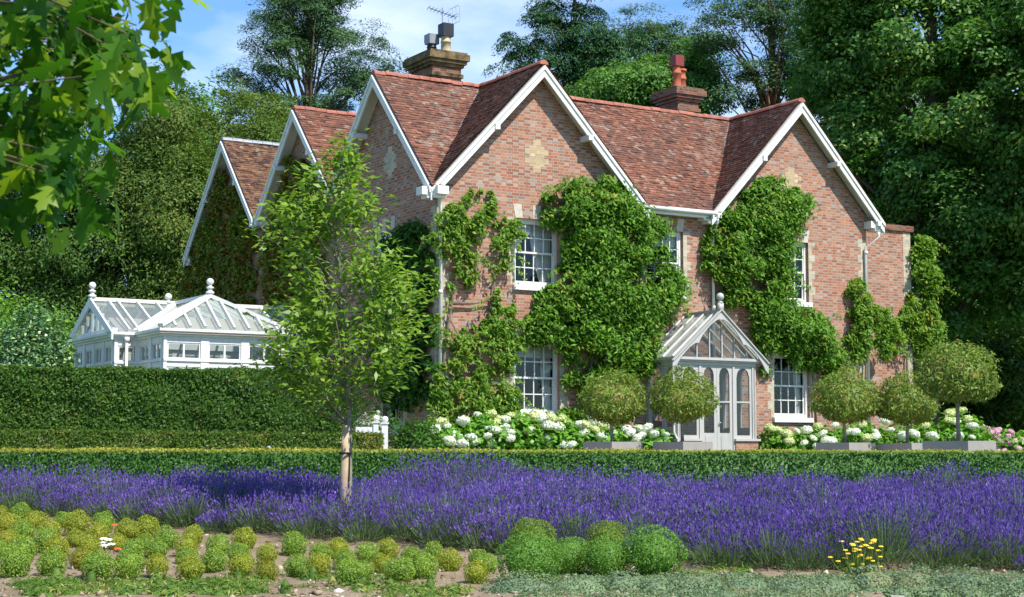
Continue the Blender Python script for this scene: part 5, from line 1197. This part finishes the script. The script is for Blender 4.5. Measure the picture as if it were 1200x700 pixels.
for k in range(13): cells.append((3.72+3.1*k/12+rg.normal()*.05, 16.88, rg.uniform(.26,.36), .2, rg.uniform(.10,.15)))
for k in range(8): cells.append((3.9+2.9*k/7+rg.normal()*.1, 16.76, rg.uniform(.10,.22), .14, rg.uniform(.07,.12)))
cells = [c for c in cells if not 3.42 < c[0] < 3.66]
mound_cover('thyme', 'grey-green creeping thyme spilling along the edge of the low stone wall', cells, F['thyme'], (.032,.014), 5200, 56)
cells = []
for x,y,r in [(380,672,.22),(350,690,.35),(310,684,.3),(440,676,.22),(505,683,.28),(540,672,.2),(250,684,.25),(180,672,.2),(590,668,.25),(72,628,.15),(285,655,.14),(510,630,.14)]:
    g = on_ground(x,y); cells.append((g[0],g[1],r,r*.8,.06))
mound_cover('grey_herb', 'low grey-green herb cushions scattered on the bare soil among the box balls', cells, F['thyme'], (.04,.018), 1500, 57)
cells = []
for k in range(70):
    x = rg.uniform(30,300); g = on_ground(x, rg.uniform(684,700)); cells.append((g[0],max(16.1,g[1]),rg.uniform(.12,.25),.2,rg.uniform(.06,.16)))
for k in range(16):
    x = rg.uniform(420,560); g = on_ground(x, rg.uniform(692,704)); cells.append((g[0],max(16.1,g[1]),rg.uniform(.12,.22),.18,rg.uniform(.05,.13)))
for k in range(30):
    x = rg.uniform(255,590); g = on_ground(x, rg.uniform(676,701)); cells.append((g[0],max(16.1,g[1]),rg.uniform(.07,.18),.16,rg.uniform(.03,.10)))
for k in range(22):
    x = rg.uniform(60,560); g = on_ground(x, rg.uniform(680,699)); cells.append((g[0],max(16.1,g[1]),.07,.07,rg.uniform(.14,.26)))
for x in (800,815,830,845,870,1000,990,1015): g = on_ground(x, rg.uniform(668,678)); cells.append((g[0],g[1],.14,.14,.12))
mound_cover('weeds', 'ragged green weeds along the near edge of the soil', cells, F['weed'], (.08,.016), 1500, 58, 'weeds', 1.0)
o = thing('stone_wall', 'low dry stone edging wall under the creeping thyme', 'wall', (0,16.6,-1.75)); m = MB(); rw = random.Random(9)
m.box((-11,-.60,-.1),(3.75,-.52,.17)); m.box((3.78,.10,0),(13,.24,.27)); x = -11.
while x < 13:
    wd = rw.uniform(.14,.34); z = 0
    while z < .34:
        h = rw.uniform(.07,.13); o_ = -.66 if x < 3.6 else .02; top = .2 if x < 3.6 else .335
        if z+h > top: break
        m.box((x+.006,o_-rw.uniform(0,.03),z-.1),(x+wd-.006,o_+.1,z+h-.006)); z += h
    x += wd
m.build('stones', simple('wall_stone', (.42,.39,.34), .9, .15, .5, 3, bump=.4), o)
def clods():
    rg = np.random.default_rng(91); n = 5200; X = rg.uniform(-9.5,6.8,n); Y = 16.05+9*rg.random(n)**1.6; ok = ~((X > 3.7) & (Y < 16.8)); X, Y = X[ok], Y[ok]; n = len(X)
    r = rg.uniform(.006,.028,n)*np.where(rg.random(n)<.06,1.9,1); oc = np.array([(1,0,0),(0,1,0),(-1,0,0),(0,-1,0),(0,0,1),(0,0,-1)])
    v = (oc[None]*(1+.4*rg.normal(size=(n,6,1)))+.25*rg.normal(size=(n,6,3)))*r[:,None,None]*np.array([1.2,1.2,.8])+np.stack([X,Y,soil_z(X,Y)+r*.2],1)[:,None]
    f = np.array([(0,1,4),(1,2,4),(2,3,4),(3,0,4),(1,0,5),(2,1,5),(3,2,5),(0,3,5)]); t = (np.arange(n)[:,None,None]*6+f[None]).reshape(-1,3)
    m = NT('clod'); g = m.new('NewGeometry'); m.base(m.ramp(g.outputs['Random Per Island'], [(0,G(.13,.09,.055)),(.6,G(.32,.25,.165)),(.9,G(.42,.35,.25)),(1,G(.55,.52,.45))]), .95, .1)
    o = place('soil_clods', np_mesh('soil_clods', v.reshape(-1,3), np.zeros((0,4),int), m.m, False, t)); tag(o, 'scattered clods and small stones lying on the bare soil', 'stones', None, 'stuff')
clods()
def wildflower(name, label, x, y, mat, n, spread, h, size, seed, leaf=True):
    rg = np.random.default_rng(seed); g = on_ground(x, y); o = thing(name, label, 'flower', (g[0],g[1],float(gz(0,g[1]))))
    px = rg.normal(size=(n,2))*spread; hh = h*rg.uniform(.42,1.1,n); gs = []; st = MB()
    for (a,b),z in zip(px,hh):
        for k in range(7):
            t = k*2*pi/7; gs.append((np.array([a+size*.5*cos(t),b+size*.5*sin(t),z]), np.array([.3*cos(t),.3*sin(t)-1.0,1])))
        st.tube([(a*.3,b*.3,0),(a*.8,b*.8,z*.6),(a,b,z)], .004, 4)
    for k in range(n):
        c = np.array([q[0] for q in gs[k*7:k*7+7]]); nn_ = np.array([q[1] for q in gs[k*7:k*7+7]]); mid = np.array([px[k,0],px[k,1],hh[k]]); v,q = leaf_geo(c-mid, nn_, size*.8, size*.6, rg, c-mid); v2,q2 = sphere_geo((0,0,0),(size*.2,size*.2,size*.12),8,5); v,q = join((v,q),(v2,q2))
        place('flower_head', np_mesh('flower_head', v, q, mat), o, mid)
    if leaf:
        k = 260; d = unit(rg.normal(size=(k,3))); d[:,2] = np.abs(d[:,2]); c = d*np.array([spread*1.3,spread*1.3,h*.7])*rg.random((k,1)); v,q = leaf_geo(c, np.cross(d,rg.normal(size=(k,3))), .12, .014, rg, d+np.array([0,0,1.])); place('foliage', np_mesh('foliage', v, q, F['weed']), o)
    st.build('stem', F['weed'], o)
wildflower('yellow_daisy', 'clump of small bright yellow daisies at the foot of the lavender', 1007, 682, F['yellow'], 38, .16, .42, .034, 61)
wildflower('poppy', 'single orange poppy among the box balls, upper of the near pair', 137, 632, F['poppy'], 1, .02, .2, .06, 62, False)
wildflower('poppy', 'single orange poppy beside the box balls close to the lavender', 171, 632, F['poppy'], 1, .02, .2, .06, 63, False)
wildflower('poppy', 'single orange poppy nearest the white flowers in the bed', 139, 652, F['poppy'], 1, .02, .2, .06, 64, False)
wildflower('white_daisy', 'small patch of white flowers between the box balls', 126, 652, F['white'], 5, .05, .2, .06, 65, False)

# --- red oak leaning in from the near left: lobed leaves on drooping twigs
def oak():
    rg = np.random.default_rng(77)
    half = [(0,0),(.03,.10),(.13,.16),(.10,.24),(.05,.28),(.18,.40),(.27,.47),(.20,.50),(.09,.50),(.20,.64),(.27,.72),(.17,.72),(.08,.74),(.10,.86),(.04,.90),(0,1.0)]
    pts = np.array([(-x,y) for x,y in half]+[(x,y) for x,y in half[::-1][1:-1]])
    bm = bmesh.new(); vs = [bm.verts.new((x,y-.0,-.22*abs(x)+.10*y*(1-y)-.14*y*y)) for x,y in pts]; bm.faces.new(vs); bmesh.ops.triangulate(bm, faces=bm.faces[:]); bm.verts.index_update()
    lv = np.array([v.co[:] for v in bm.verts]); lt = np.array([[v.index for v in f.verts] for f in bm.faces]); bm.free()
    tb = np.array([-2.6,5.0,-1.75]); o = thing('oak_tree', 'red oak with drooping twigs of large lobed leaves, nearest of all the trees', 'tree', tb)
    br = MB(); br.tube([tb*0,(.02,0,1.2),(.1,-.05,2.4),(.15,0,3.8),(.1,.1,5.2)], [.17,.14,.12,.09,.05], 12)
    Vs = []; Fs = []; k0 = 0
    lim = [((.1,-.05,2.0),at(-40,60,4.6)-tb),((.12,0,2.5),at(60,-40,4.5)-tb),((.12,0,2.9),at(110,-60,4.4)-tb),((.1,0,1.7),at(-60,160,4.6)-tb),((.14,0,3.4),at(120,-120,4.8)-tb),((.1,0,2.2),at(-80,60,4.2)-tb)]
    tips = []
    for a,e in lim:
        a = np.array(a); e = np.array(e); mid = (a+e)/2+np.array([0,0,.15]); br.tube([a,mid,e], [.022,.011,.004], 7)
    # twigs end at chosen spots, leaves hang from them
    spots = [(x,y) for x,y in [(30,40),(70,30),(110,30),(140,60),(155,70),(60,80),(95,90),(125,105),(20,90),(40,120),(75,130),(20,150),(55,165),(90,110),(10,190),(35,200),(60,205),(20,20),(50,5),(90,5),(120,10),(-20,60),(-30,140),(-25,190),(150,40),(75,180),(5,130),(45,60),(80,55),(100,60),(15,60),(30,170),(-10,100),(60,140),(-60,30),(-60,100),(-70,170),(60,-30),(120,-40),(0,-30),(-60,-60),(100,-80),(30,-90),(170,-30),(160,58),(130,60),(15,225),(55,225),(85,205),(140,80),(160,30),(30,215)]]
    for x,y in spots:
        Y = rg.uniform(4.0,4.9); e = at(x,y,Y)-tb; j = np.argmin([np.linalg.norm(q[1]-e) for q in lim]); a = np.array(lim[j][0])*.35+np.array(lim[j][1])*.65; md = (a+e)/2+np.array([0,0,.06]); br.tube([a,md,e], [.005,.0035,.002], 5)
        for _ in range(10):
            s = rg.uniform(.10,.165); yaw = rg.uniform(0,2*pi); dn = rg.uniform(.1,1.25); roll = rg.normal()*.7
            Mx = Matrix.Rotation(yaw,3,'Z')@Matrix.Rotation(-dn,3,'X')@Matrix.Rotation(roll,3,'Y')
            off = e+np.clip(rg.normal(size=3),-1.3,1.3)*np.array([.065,.16,.055])
            v = (np.array(Mx)@(lv*s).T).T+off; Vs.append(v); Fs.append(lt+k0); k0 += len(v)
    v = np.concatenate(Vs); t = np.concatenate(Fs); place('crown', np_mesh('crown', v, np.zeros((0,4),int), F['oak'], False, t), o)
    br.build('trunk', M['bark'], o, smooth=True)
oak()
